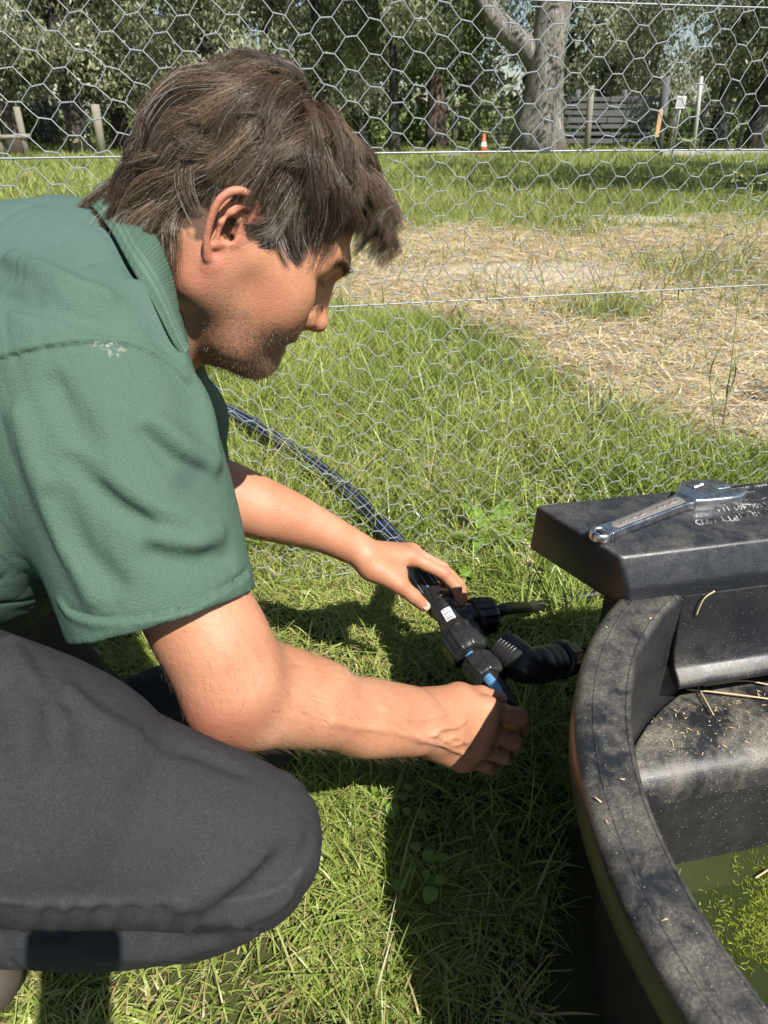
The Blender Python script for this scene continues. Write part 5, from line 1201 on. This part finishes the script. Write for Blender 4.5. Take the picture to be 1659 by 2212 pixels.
# ------------------------------------------------------------------ clothes as cloth-thick shells
def build_shirt(T, folds=True):
    ms = V(-.305, .720, .655)
    T.cap(ms, V(-.42, .64, .525), .108, .138, .05, ax=TL, sc=1.45)
    T.cap(P(140, 560, .76), P(-60, 640, .72), .060, .09, .06, ax=TL, sc=1.5)
    T.cap(V(-.42, .64, .525), V(-.55, .58, .42), .138, .150, .05, ax=TL, sc=1.25)
    # yoke over the shoulders
    T.chain([PR(195, 810, .610, .066), PR(200, 690, .715, .066), PR(240, 665, .77, .074), PR(280, 770, .88, .068)], .04)
    # near sleeve
    T.chain([PR(190, 830, .590, .082), PR(235, 960, .590, .0900), PR(292, 1110, .592, .0860), PR(332, 1240, .594, .0820), PR(362, 1345, .596, .0800), PR(380, 1420, .598, .0800)], .04, ax=nrm(P(300, 1000, .6) - P(300, 1000, .7)), sc=.86)
    # far sleeve
    T.chain([PR(300, 830, .90, .072), PR(350, 900, .92, .075), PR(385, 990, .95, .068)], .03)
    T.cap(P(398, 790, .77), P(405, 900, .90), .018, .05, .03)
    if folds:
        def fold(pts, r, op, k=.016):
            q = onsurf(T, pts, 0); T.chain(np.hstack([q, np.array(r)[:, None] if hasattr(r, '__len__') else np.full((len(q), 1), r)]), k, op, 16)
        fold([(395, 800), (425, 850), (448, 920), (462, 990)], [.004, .007, .007, .003], 'u')
        fold([(317, 938), (375, 985), (432, 1012)], [.002, .005, .002], 's')
        fold([(340, 915), (400, 965), (455, 1000)], [.003, .007, .004], 'u')
        fold([(162, 1000), (225, 1060), (288, 1107), (330, 1125)], [.002, .004, .004, .002], 's')
        fold([(180, 960), (260, 1040), (350, 1100), (430, 1130)], [.002, .005, .005, .002], 'u')
        fold([(120, 830), (170, 930), (210, 1000)], [.002, .005, .002], 's')
        fold([(40, 900), (90, 1040), (150, 1180), (200, 1290)], [.003, .006, .006, .003], 'u')
        fold([(110, 1080), (170, 1180), (250, 1260)], [.002, .004, .002], 's')
        fold([(470, 1150), (420, 1175), (340, 1165)], [.002, .005, .002], 'u')
        fold([(330, 1200), (400, 1215), (490, 1205)], [.002, .003, .002], 's')
        fold([(30, 560), (120, 600), (230, 640)], [.003, .006, .003], 'u')
        fold([(0, 640), (100, 660), (220, 700)], [.002, .004, .002], 's')
        fold([(300, 620), (350, 690), (390, 770)], [.003, .005, .003], 'u')
        # hem band and seam of the sleeve, shoulder seam
        fold([(128, 1292), (150, 1318), (210, 1338), (300, 1335), (400, 1315), (480, 1275), (538, 1232)], .0026, 's', .002)
        fold([(132, 1300), (152, 1328), (210, 1347), (300, 1344), (400, 1324), (480, 1285), (540, 1242)], .0028, 'u', .004)
        fold([(-10, 778), (70, 758), (150, 745), (220, 742), (290, 752), (350, 780), (400, 826), (432, 880)], .0024, 's', .002)
        fold([(-10, 768), (70, 748), (150, 735), (220, 731), (290, 741), (350, 768), (402, 815)], .0026, 'u', .004)
    na_ = P(228, 392, .74); nb_ = P(388, 752, .72); nv = nrm(np.cross(nb_ - na_, TL)); nv = nv if nv @ (HO - na_) > 0 else -nv
    T.hole((na_ + nb_) / 2 - nv * .002, nv, .094, .12, .006)
    # sleeve opening: cut and hollow
    ax = nrm(P(375, 1385, .597) - P(332, 1240, .594)); hc = P(352, 1330, .596)
    T.plane(hc, ax, np.array([P(140, 1420, .6), P(560, 1420, .6), P(400, 1380, .52), P(400, 1400, .70), P(400, 1560, .6)]), .02, .003)
def hollow(T):
    ax2 = nrm(P(300, 1000, .6) - P(300, 1000, .7))
    T.chain([PR(338, 1262, .594, .070), PR(352, 1320, .596, .0752), PR(385, 1440, .598, .0770)], .003, 's', ax=ax2, sc=.84)
    T.cap(P(380, 985, .955), P(430, 1060, 1.0), .058, .064, .004, 's')
def build_trousers(T, folds=True):
    T.chain([PR(-330, 1570, .60, .105), PR(-180, 1630, .545, .108), PR(60, 1690, .530, .0960), PR(200, 1742, .545, .0840), PR(330, 1775, .558, .0760), PR(450, 1802, .572, .0700), PR(540, 1816, .583, .0625)], .03, n=40)
    T.chain([PR(548, 1840, .590, .054), PR(440, 1925, .605, .048), PR(250, 1972, .625, .046), PR(0, 1982, .66, .042), PR(-110, 2020, .69, .042)], .006)
    T.cap(P(540, 1895, .592), P(420, 1950, .602), .040, .038, .02)
    # seat and far leg
    hn = P(-330, 1560, .60); hf = hn + TL * .20
    T.cap(hn, hf, .115, .115, .05); T.cap(V(-.55, .58, .42), V(-.60, .56, .34), .135, .14, .05, ax=TL, sc=1.15)
    T.chain([np.append(hf, .100), PR(200, 1575, .93, .072), PR(400, 1535, .97, .068), PR(560, 1580, .985, .058)], .03)
    T.chain([PR(560, 1595, 1.0, .052), PR(420, 1580, 1.06, .048), PR(250, 1560, 1.12, .045)], .01)
    if folds:
        def fold(pts, r, op, k=.014):
            q = onsurf(T, pts, 0); T.chain(np.hstack([q, np.array(r)[:, None] if hasattr(r, '__len__') else np.full((len(q), 1), r)]), k, op, 16)
        # outer seam, creases behind the knee
        fold([(-5, 1953), (120, 1956), (250, 1954), (380, 1950), (500, 1955), (600, 1935), (660, 1885)], .0011, 's', .002)
        fold([(-5, 1946), (120, 1949), (250, 1947), (380, 1943), (500, 1947), (596, 1927), (652, 1877)], .0024, 'u', .004)
        fold([(405, 2012), (430, 2000), (470, 1990), (510, 2000), (545, 2010)], .0035, 'u', .006)
        fold([(380, 2020), (430, 2012), (470, 2002), (512, 2012), (560, 2024)], .003, 's', .006)
        fold([(300, 2024), (360, 2018), (430, 2012)], .0025, 's', .006)
        fold([(0, 2030), (60, 2026), (140, 2018)], .003, 's', .008)
        for x in (60, 120, 170, 230, 300, 355, 410): fold([(x + 22, 1958), (x + 6, 1985), (x - 6, 2006)], [.001, .003, .001], 'u', .010)
        fold([(560, 1850), (480, 1900), (400, 1950)], [.002, .006, .002], 'u', .02); fold([(620, 1850), (560, 1910), (470, 1975)], [.002, .004, .002], 's', .018)
        fold([(650, 1880), (600, 1945), (520, 1990)], [.002, .005, .002], 'u', .016); fold([(670, 1820), (640, 1900), (590, 1960)], [.001, .004, .001], 's', .014)
        fold([(30, 1390), (80, 1450), (120, 1530), (130, 1620)], [.003, .007, .006, .002], 'u', .02)
        fold([(60, 1385), (120, 1470), (160, 1520)], [.002, .004, .002], 's', .016)
        fold([(150, 1500), (220, 1560), (330, 1610)], [.002, .004, .002], 'u', .016)
        fold([(0, 1480), (40, 1560), (50, 1650)], [.002, .005, .002], 's', .02)
        fold([(330, 1590), (420, 1625), (520, 1665)], [.001, .003, .001], 's', .012)
        fold([(200, 2060), (330, 2055), (450, 2035)], [.002, .005, .002], 'u', .02)
# ------------------------------------------------------------------ materials of the clothes, collar, shoe, small hairs
def shirt_material():
    t = NT('green_pique'); co = t.coord()
    def wv(scale, vec, dirn): 
        w = t.new('TexWave'); w.wave_type = 'BANDS'; w.bands_direction = dirn; w.inputs['Scale'].default_value = scale; w.inputs['Distortion'].default_value = .6; w.inputs['Detail'].default_value = 1; w.inputs['Detail Scale'].default_value = 2; t.l.new(vec, w.inputs['Vector']); return w.outputs['Fac']
    vv = t.new('TexVoronoi'); vv.inputs['Scale'].default_value = 620; vv.inputs['Randomness'].default_value = .55; t.l.new(co, vv.inputs['Vector']); weave = t.ramp(vv.outputs['Distance'], [(.15, 1), (.6, 0)])
    n = t.noise(8, 5, .6); n2 = t.noise(500, 2, .6)
    c = t.mix(n, (.050, .092, .064), (.074, .124, .088)); c = t.mix(t.math('MULTIPLY', weave, .50), c, (.120, .190, .150)); c = t.mix(t.math('MULTIPLY', n2, .25), c, (.030, .065, .048))
    up = t.attr('yoke'); c = t.mix(t.math('MULTIPLY', up, .55), c, (.080, .135, .130))                 # paler and bluer above the shoulder seam
    sm = t.attr('smudge'); c = t.mix(t.math('MULTIPLY', sm, .5), c, (.035, .05, .05))
    wf = t.attr('wear'); c = t.mix(t.math('MULTIPLY', wf, t.ramp(t.noise(260, 3), [(.5, 0), (.62, 1)])), c, (.50, .46, .36))
    vo = t.new('TexVoronoi'); vo.inputs['Scale'].default_value = 38; t.l.new(co, vo.inputs['Vector']); sp = t.ramp(vo.outputs['Distance'], [(.030, 1), (.045, 0)]); wn_ = t.new('TexWhiteNoise'); t.l.new(vo.outputs['Color'], wn_.inputs['Vector'])
    c = t.mix(t.math('MULTIPLY', sp, t.ramp(wn_.outputs['Value'], [(.86, 0), (.88, .8)])), c, (.45, .50, .42))
    h = t.math('ADD', t.math('MULTIPLY', weave, .8), t.math('MULTIPLY', t.noise(60, 4), 1.2))
    t.set(Base_Color=c, Roughness=.82, Specular_IOR_Level=.25, Normal=t.bump(h, .45, .0009)); return t.m
def trouser_material():
    t = NT('black_denim'); co = t.coord()
    mp = t.new('Mapping'); mp.inputs['Rotation'].default_value = (.3, .75, .9); t.l.new(co, mp.inputs[0])
    tw_ = t.ramp(t.noise(160, 3, .6, mp.outputs[0], stretch=(1, 9, 9)), [(.42, 0), (.66, 1)])
    n = t.noise(7, 5, .6); n2 = t.noise(330, 3, .7)
    c = t.mix(n, (.0165, .017, .018), (.028, .0288, .0305)); c = t.mix(t.math('MULTIPLY', t.math('MULTIPLY', tw_, n2), .65), c, (.095, .098, .104))
    vo = t.new('TexVoronoi'); vo.inputs['Scale'].default_value = 260; t.l.new(co, vo.inputs['Vector']); sp = t.ramp(vo.outputs['Distance'], [(.10, 1), (.18, 0)]); wn_ = t.new('TexWhiteNoise'); t.l.new(vo.outputs['Color'], wn_.inputs['Vector'])
    c = t.mix(t.math('MULTIPLY', sp, t.ramp(wn_.outputs['Value'], [(.90, 0), (.95, .25)])), c, (.16, .165, .17))
    sg = t.attr('seam'); c = t.mix(t.math('MULTIPLY', sg, t.math('MULTIPLY_ADD', n2, .5, .1)), c, (.10, .105, .115))
    h = t.math('ADD', t.math('MULTIPLY', tw_, .5), t.math('MULTIPLY', t.noise(45, 4), 1.3))
    t.set(Base_Color=c, Roughness=.85, Specular_IOR_Level=.2, Normal=t.bump(h, .45, .0009)); return t.m
def crease(v, f, ax, amp, fa, fc, seed):
    """small sharp wrinkles running along ax"""
    a = nrm(ax); b = nrm(np.cross(a, V(.2, 1, .3))); c = np.cross(a, b); q = v + .02 * np.stack([vnoise(v * 9, seed + k) for k in range(3)], 1)
    u = np.stack([q @ a * fa, q @ b * fc, q @ c * fc], 1); r = (1 - np.abs(vnoise(u, seed))) ** 5; m = sstep(.05, .5, vnoise(v * 5.5, seed + 9) + .15)
    r2 = (1 - np.abs(vnoise(u * 2.3 + 5, seed + 1))) ** 4
    return v + vnormals(v, f) * ((r * m * amp + r2 * amp * .35))[:, None] * -1
def near_line(v, pts, w):
    """0..1 closeness of vertices to a 3-D polyline"""
    d = np.full(len(v), 9.0)
    for a, b in zip(pts[:-1], pts[1:]):
        ba = b - a; t = np.clip((v - a) @ ba / (ba @ ba + 1e-12), 0, 1); d = np.minimum(d, np.linalg.norm(v - a - t[:, None] * ba, axis=1))
    return np.clip(1 - d / w, 0, 1)
def build_collar(S, T, parent):
    inner = [(222, 392, .748), (244, 404, .708), (272, 428, .678), (305, 466, .650), (334, 515, .627), (355, 570, .624), (370, 630, .628), (379, 690, .612), (388, 745, .590)]
    outer = [(186, 438, .690), (208, 458, .652), (238, 498, .624), (268, 550, .607), (297, 604, .590), (326, 652, .575), (350, 698, .570), (370, 738, .571), (392, 774, .578)]
    hi = np.array([P(*q) for q in inner]); ho = np.array([P(*q) for q in outer])
    n = 60; A = spline(hi, n); Bq = spline(ho, n)
    # the far half mirrors the near half through the middle of the neck
    mid = P(322, 598, .735)
    def far(p): q = p - mid; return mid + q - 2 * (q @ TL) * TL
    v0 = nrm(C0 - mid); A = A + v0 * .0065; Bq = Bq + v0 * .0055
    Af = np.array([far(p) for p in A])[::-1]; Bf = np.array([far(p) for p in Bq])[::-1]
    def ring(X, Xf):                                                    # close at the nape
        p = np.vstack([X[::-1], Xf[::-1]]); return p
    m_ = 16; g0 = ring(A, Af); g1 = ring(Bq, Bf); k = len(g0); kj = len(A) - 1
    ctr = (g0.mean(0) + g1.mean(0)) / 2; vs = []; al = np.concatenate([[0], np.cumsum(np.linalg.norm(np.diff((g0 + g1) / 2, axis=0), axis=1))])
    # resample evenly
    u = np.linspace(0, al[-1], 420); kjn = int(np.searchsorted(u, al[kj])) - 2; R0 = np.stack([np.interp(u, al, g0[:, c]) for c in range(3)], 1); R1 = np.stack([np.interp(u, al, g1[:, c]) for c in range(3)], 1)
    mk = sstep(-.012, .022, ((R0 + R1) / 2 - mid) @ TL)[:, None]; R1 = R1 + (R0 - R1) * .45 * mk; R0 = R0 - CU * .050 * mk; R1 = R1 - CU * .062 * mk; gap = (np.abs(mk[:, 0] - .5) < .46)
    for s_ in range(6): R0[1:-1] = (R0[:-2] + R0[2:] + R0[1:-1] * 2) / 4; R1[1:-1] = (R1[:-2] + R1[2:] + R1[1:-1] * 2) / 4
    T_ = np.gradient((R0 + R1) / 2, axis=0); T_ /= np.linalg.norm(T_, axis=1)[:, None]
    for i in range(len(u)):
        d = R1[i] - R0[i]; nn = nrm(np.cross(T_[i], d)); nn = nn if nn @ ((R0[i] + R1[i]) / 2 - ctr) > 0 else -nn
        for j in range(m_):
            t = j / (m_ - 1); vs.append(R0[i] + d * t + nn * (.0060 * math.sin(PI * t) + .0028 * (1 - t) ** 3 + .0010 + .0005 * math.sin(u[i] * 1000 * 2 * PI / 2.6)))
    fs = [(i * m_ + j, i * m_ + j + 1, (i + 1) * m_ + j + 1, (i + 1) * m_ + j) for i in range(len(u) - 1) if not (gap[i] or mk[i, 0] > .5 or kjn <= i < kjn + 150) for j in range(m_ - 1)]
    t = NT('ribbed_collar'); rb = t.attr('rib'); n1 = t.noise(8, 4)
    c = t.mix(n1, (.050, .100, .066), (.066, .124, .084)); c = t.mix(t.math('MULTIPLY', rb, .40), (.022, .060, .038), c) if False else t.mix(rb, (.028, .060, .040), c)
    ln = t.attr('edge_line'); c = t.mix(t.math('MULTIPLY', ln, .55), c, (.10, .17, .12))
    t.set(Base_Color=c, Roughness=.85, Normal=t.bump(t.noise(600, 2), .3, .0006))
    o = mesh_np('collar', vs, fs, t.m, parent); vattr(o, 'rib', np.repeat(.5 + .5 * np.sin(u * 1000 * 2 * PI / 2.6), m_))
    tt = np.tile(np.arange(m_) / (m_ - 1), len(u)); vattr(o, 'edge_line', np.maximum(sstep(.05, .0, np.abs(tt - .80)), sstep(.05, .0, np.abs(tt - .68))))
    md = o.modifiers.new('thick', 'SOLIDIFY'); md.thickness = .0022; md.offset = 0
    return o
def build_face_hair(S, rng, parent, hm, n_head):
    """eyebrows, lashes, bristles"""
    pts = []; w = []; tone = []; grey = []
    F_ = SDF(); F_.p = S.p[:n_head]; S = F_
    def on(p):                                                          # push head-local points onto the skin
        p = np.array(p, float)
        for _ in range(5):
            W_ = HW(p); d = S.ev(W_, W_.min(0) - .02, W_.max(0) + .02); g = np.stack([S.ev(W_ + np.array(e) * .0008, W_.min(0) - .02, W_.max(0) + .02) - d for e in ((1, 0, 0), (0, 1, 0), (0, 0, 1))], 1); g /= np.linalg.norm(g, axis=1)[:, None] + 1e-9
            p = p - np.clip(d, -.004, .004)[:, None] * (g @ HM)
        return p, g @ HM
    for sg in (-1, 1):
        n = 420; t = rng.random(n); base = np.stack([.104 - .022 * t ** 1.6, sg * (.010 + .036 * t), .0290 + .0060 * np.sin(t * 2.6) + rng.normal(0, .0022, n) * (1 - .4 * t)], 1)
        p, g = on(base); dr = np.stack([-.35 * t + .25, sg * (.75 + .2 * t), .30 * (1 - t) - .35 * t], 1) + rng.normal(0, .18, (n, 3)); L = rng.uniform(.005, .009, n)
        for s_ in range(1): pts.append(np.stack([p + (dr * L[:, None] + g * .0022 * 1.2) * q * np.array([1, 1, 1]) - g * .0008 * q * q for q in np.linspace(0, 1, 5)], 1))
        w.append(np.full(n, .00028)); tone.append(rng.uniform(0, .35, n)); grey.append(np.zeros(n))
        n = 50; t = rng.random(n); base = np.stack([.0875 - .006 * t, sg * (.020 + .024 * t), .0095 + 0 * t], 1); p, g = on(base)
        dr = np.stack([np.full(n, .9), sg * .15 * np.ones(n), np.full(n, -.55)], 1); L = rng.uniform(.005, .008, n); pts.append(np.stack([p + dr * (L * 1.0)[:, None] * q + V(0, 0, .0020) * q * q for q in np.linspace(0, 1, 5)], 1)); w.append(np.full(n, .0003)); tone.append(np.zeros(n)); grey.append(np.zeros(n))
    # bristles on jaw, chin, lip and neck
    n = 5200; d = rng.normal(size=(n * 3, 3)); d /= np.linalg.norm(d, axis=1)[:, None]; base = V(.045, 0, -.065) + d * V(.065, .065, .065)
    p, g = on(base); f, l, u = p.T; line = np.interp(f, [-.01, .02, .05, .075, .10], [-.024, -.036, -.056, -.050, -.044]); ok = (u < line + rng.normal(0, .005, len(u))) & (f > -.02) & (u > -.15) & (rng.random(len(u)) < .35 + .65 * sstep(.03, .08, f)) & ~((np.abs(u + .0637) < .006) & (np.abs(l) < .022) & (f > .085))
    p, g = p[ok][:n], g[ok][:n]; n = len(p); dr = g * .75 + V(.1, 0, -.55) + rng.normal(0, .25, (n, 3)); L = rng.uniform(.0010, .0032, n)
    pts.append(np.stack([p + dr * (L * q)[:, None] for q in np.linspace(0, 1, 5)], 1)); w.append(np.full(n, .00020)); tone.append(rng.uniform(.1, 1, n)); grey.append((rng.random(n) < .12) * .8)
    P_ = np.concatenate(pts); o = strands('facial_hair', HW(P_.reshape(-1, 3)).reshape(P_.shape), np.concatenate(w), parent, hm, dict(tone=np.concatenate(tone), grey=np.concatenate(grey)))
    return o
def build_man():
    import time
    root = empty('person', (-.35, .55, 0))
    S = HeadSDF(); build_head(S); HS = len(S.p); ear(S, -1); ear(S, 1); build_arms(S); build_trunk(S)
    t0 = time.time(); v, f = S.mesh(.0016); print('body mesh', len(v), time.time() - t0); t0 = time.time(); q = HL(v); face = np.linalg.norm(q - V(.05, 0, -.02), axis=1) < .12
    fine = (np.linalg.norm(q - V(.10, 0, -.01), axis=1) < .055) | (np.linalg.norm((q - V(-.015, 0, 0)) * V(1, 0, 1), axis=1) < .045)
    hand = np.minimum(np.linalg.norm(v - P(1040, 1580, .85), axis=1), np.linalg.norm(v - P(930, 1250, 1.09), axis=1)) < .13
    v = relax(v, f, 3); v = relax(v, f, 14, .5, (~(fine | hand)).astype(float) * 1.0)
    sk = skin_material(); body = mesh_np('body', v, f, sk); skin_attrs(body, v); keep(body, root); body.name = 'body'
    rng = np.random.default_rng(3); hm = hair_material(); rp, hp, tone, grey = grow_hair(rng)
    h = strands('hair', HW(hp.reshape(-1, 3)).reshape(hp.shape), rng.uniform(.00022, .00042, len(hp)), None, hm, dict(tone=tone, grey=grey)); keep(h, root)
    N_ = vnormals(v, f)
    def fuzz(a, b, rad, n, name_w):
        ab = b - a; L2 = ab @ ab; t = (v - a) @ ab / L2; dd = np.linalg.norm(v - a - t[:, None] * ab, axis=1); ix = np.nonzero((t > 0) & (t < 1) & (dd < rad) & (rng.random(len(v)) < .9))[0]
        if len(ix) == 0: return None
        ix = rng.choice(ix, min(n, len(ix)), replace=False); dr = nrm(ab)[None] * .85 + N_[ix] * .40 + V(0, 0, -.25) + rng.normal(0, .22, (len(ix), 3)); L = rng.uniform(.005, .013, len(ix))
        return np.stack([v[ix] + dr * (L * q)[:, None] - N_[ix] * (L * .25 * q * q)[:, None] for q in np.linspace(0, 1, 5)], 1)
    fz = [x for x in (fuzz(P(520, 1480, .63), P(900, 1560, .78), .075, 2400, 0), fuzz(P(470, 1060, .99), P(790, 1190, 1.06), .07, 900, 0), fuzz(P(420, 1300, .60), P(500, 1480, .62), .08, 700, 0)) if x is not None]; fz = np.concatenate(fz)
    keep(strands('arm_hair', fz, rng.uniform(.00007, .00013, len(fz)), None, hm, dict(tone=rng.uniform(.8, 1, len(fz)), grey=np.zeros(len(fz)))), root)
    keep(build_face_hair(S, rng, None, hm, HS), root)
    print('hair', time.time() - t0); t0 = time.time()
    # nails
    nm = NT('nail'); nm.set(Base_Color=(.58, .36, .28), Roughness=.32); nm = nm.m
    def nl(tip, back, upv, w, l):
        t = nrm(tip - back); b = tip - t * (l * .92); o = nail('fingernail', tip, b + nrm(upv) * .0, upv, w, l, None, nm); keep(o, root)
    tt, tb = P(1078, 1510, .882), P(1040, 1502, .868); uu = nrm(V(-.05, -.25, 1.0)); uu = nrm(uu - nrm(tt - tb) * (uu @ nrm(tt - tb))); nl(tt + uu * .0084 + nrm(tt - tb) * .006, tb + uu * .0084, uu, .0125, .0135)
    tt, tb = P(915, 1308, 1.052), P(893, 1288, 1.045); uu = nrm(V(.35, -.65, .55)); uu = nrm(uu - nrm(tt - tb) * (uu @ nrm(tt - tb))); nl(tt + uu * .0088 + nrm(tt - tb) * .006, tb + uu * .0088, uu, .0130, .0140)
    tt, tb = P(990, 1302, 1.092), P(985, 1268, 1.088); uu = nrm(V(.75, -.45, .25)); uu = nrm(uu - nrm(tt - tb) * (uu @ nrm(tt - tb))); nl(tt + uu * .0076 + nrm(tt - tb) * .005, tb + uu * .0076, uu, .0105, .0115)
    print('nails', time.time() - t0); t0 = time.time()
    # shirt
    T = SDF(); build_shirt(T); T2 = SDF(); T2.p = list(T.p); hollow(T2); v, f = T2.mesh(.0026); v = relax(v, f, 2); v = crease(v, f, nrm(P(352, 1330, .596) - P(200, 850, .60)), .0020, 5, 34, 3)
    sh = mesh_np('shirt', v, f, shirt_material()); sh.name = 'polo_shirt'; keep(sh, root)
    sp = onsurf(T, [(-10, 774), (70, 754), (150, 741), (220, 738), (290, 748), (350, 776), (400, 822)]); md = nrm(P(200, 760, .6) - P(200, 500, .7))
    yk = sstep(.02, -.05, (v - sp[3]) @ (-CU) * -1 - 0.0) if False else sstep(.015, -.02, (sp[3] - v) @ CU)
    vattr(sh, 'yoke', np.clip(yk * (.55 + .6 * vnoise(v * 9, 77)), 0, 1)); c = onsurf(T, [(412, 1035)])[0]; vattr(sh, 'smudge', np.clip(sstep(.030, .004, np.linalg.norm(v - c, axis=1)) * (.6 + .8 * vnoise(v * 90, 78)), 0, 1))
    q = onsurf(T, [(215, 745), (240, 747), (262, 752), (245, 762)]); vattr(sh, 'wear', near_line(v, q, .005) * .8 + near_line(v, onsurf(T, [(405, 1332), (432, 1338)]), .004) * .7)
    keep(build_collar(S, T, None), root)
    print('shirt', time.time() - t0); t0 = time.time()
    # trousers
    T = SDF(); build_trousers(T); v, f = T.mesh(.0028); v = relax(v, f, 2); v = crease(v, f, nrm(V(.25, .1, -1)), .0022, 6, 30, 8); tr = mesh_np('trousers', v, f, trouser_material()); keep(tr, root)
    q = onsurf(T, [(-5, 1946), (120, 1949), (250, 1947), (380, 1943), (500, 1947), (596, 1927), (652, 1877)]); vattr(tr, 'seam', near_line(v, q, .0022) * .6 + near_line(v, onsurf(T, [(222, 1762), (236, 1772), (247, 1783)]), .002) * .6)
    print('trousers', time.time() - t0)
    # waistband and belt in the shade between shirt and thigh
    m = MB(); c = (V(-.55, .58, .42) + V(-.42, .64, .515)) / 2 + V(-.085, -.02, -.07); 
    # shoes
    le = NT('shoe_leather'); le.set(Base_Color=le.mix(le.noise(40, 4), (.042, .035, .026), (.075, .062, .045)), Roughness=.7, Normal=le.bump(le.noise(200, 3), .3, .001)); so = simple('shoe_sole', (.05, .045, .04), .8)
    def shoe(toe, heel, up):
        ax = nrm(toe - heel); L = np.linalg.norm(toe - heel); sd = nrm(np.cross(ax, up)); up = np.cross(sd, ax)
        b = SDF(); b.chain([np.append(heel + up * .045, .036), np.append(heel + ax * L * .35 + up * .050, .038), np.append(heel + ax * L * .62 + up * .036, .040), np.append(heel + ax * L * .86 + up * .026, .034)], .02, ax=sd, sc=1.0)
        b.cap(heel + up * .05 + ax * .03, heel + up * .12 + ax * .05, .036, .040, .02); b.plane(heel + up * .012, -up, np.array([heel, toe]), .06, .004); v, f = b.mesh(.003); o = mesh_np('shoe', relax(v, f, 2), f, le.m); keep(o, root)
        m = MB(); n = 36; R = []
        for i in range(n):
            a = 2 * PI * i / n; x = math.cos(a); y = math.sin(a); R.append((L * (.47 + .50 * x), .036 * y * (1 + .18 * x)))
        vs = [heel + ax * (x - .02) + sd * y + up * z for z in (-.012, .014) for x, y in R]; m.add(vs, [tuple(range(n))[::-1], tuple(range(n, 2 * n))] + [(i, (i + 1) % n, n + (i + 1) % n, n + i) for i in range(n)])
        s_ = bevel(m.build('sole', so), .003, 2); s_.parent = o
    shoe(G(38, 2165, .05), G(38, 2165, .05) + V(-.235, .03, .075), V(.3, 0, 1)); shoe(P(560, 1600, 1.02) * V(1, 1, 0) + V(-.42, .09, .045), P(560, 1600, 1.02) * V(1, 1, 0) + V(-.60, .12, .15), V(.5, .1, .8))
    tag(root, 'crouching man in a green polo shirt and black jeans joining the pipe fittings', 'person')
    return root

def build_phone():
    """the phone that takes the picture: its shadow falls on the trousers"""
    root = empty('phone', (0, -.012, CAM_H)); R_ = Matrix.Rotation(math.radians(90) - PITCH, 3, 'X')
    gl = simple('phone_case', (.03, .03, .035), .4); m = MB(); o2 = []; r = .012
    for cx, cy, a0 in ((.034 - r, -.020 - r, 0), (-.046 + r, -.020 - r, 90), (-.046 + r, -.160 + r, 180), (.034 - r, -.160 + r, 270)):
        for k in range(7): a = math.radians(a0 + k * 15); o2.append((cx + r * math.cos(a), cy + r * math.sin(a)))
    n = len(o2); vs = [C0 + np.array(R_ @ Vector((x, y, z))) for z in (.006, .014) for x, y in o2]
    m.add(vs, [tuple(range(n))[::-1], tuple(range(n, 2 * n))] + [(i, (i + 1) % n, n + (i + 1) % n, n + i) for i in range(n)]); keep(bevel(m.build('case', gl), .0015, 2, 60), root)
    tag(root, 'dark phone held upright over the man, taking the picture', 'phone')
# ------------------------------------------------------------------ build everything
build_ground()
build_background()
_lz = build_trough()[0]
build_wrench(_lz)
build_pipes()
build_netting()
build_man()
build_phone()
build_plants()
build_grass()
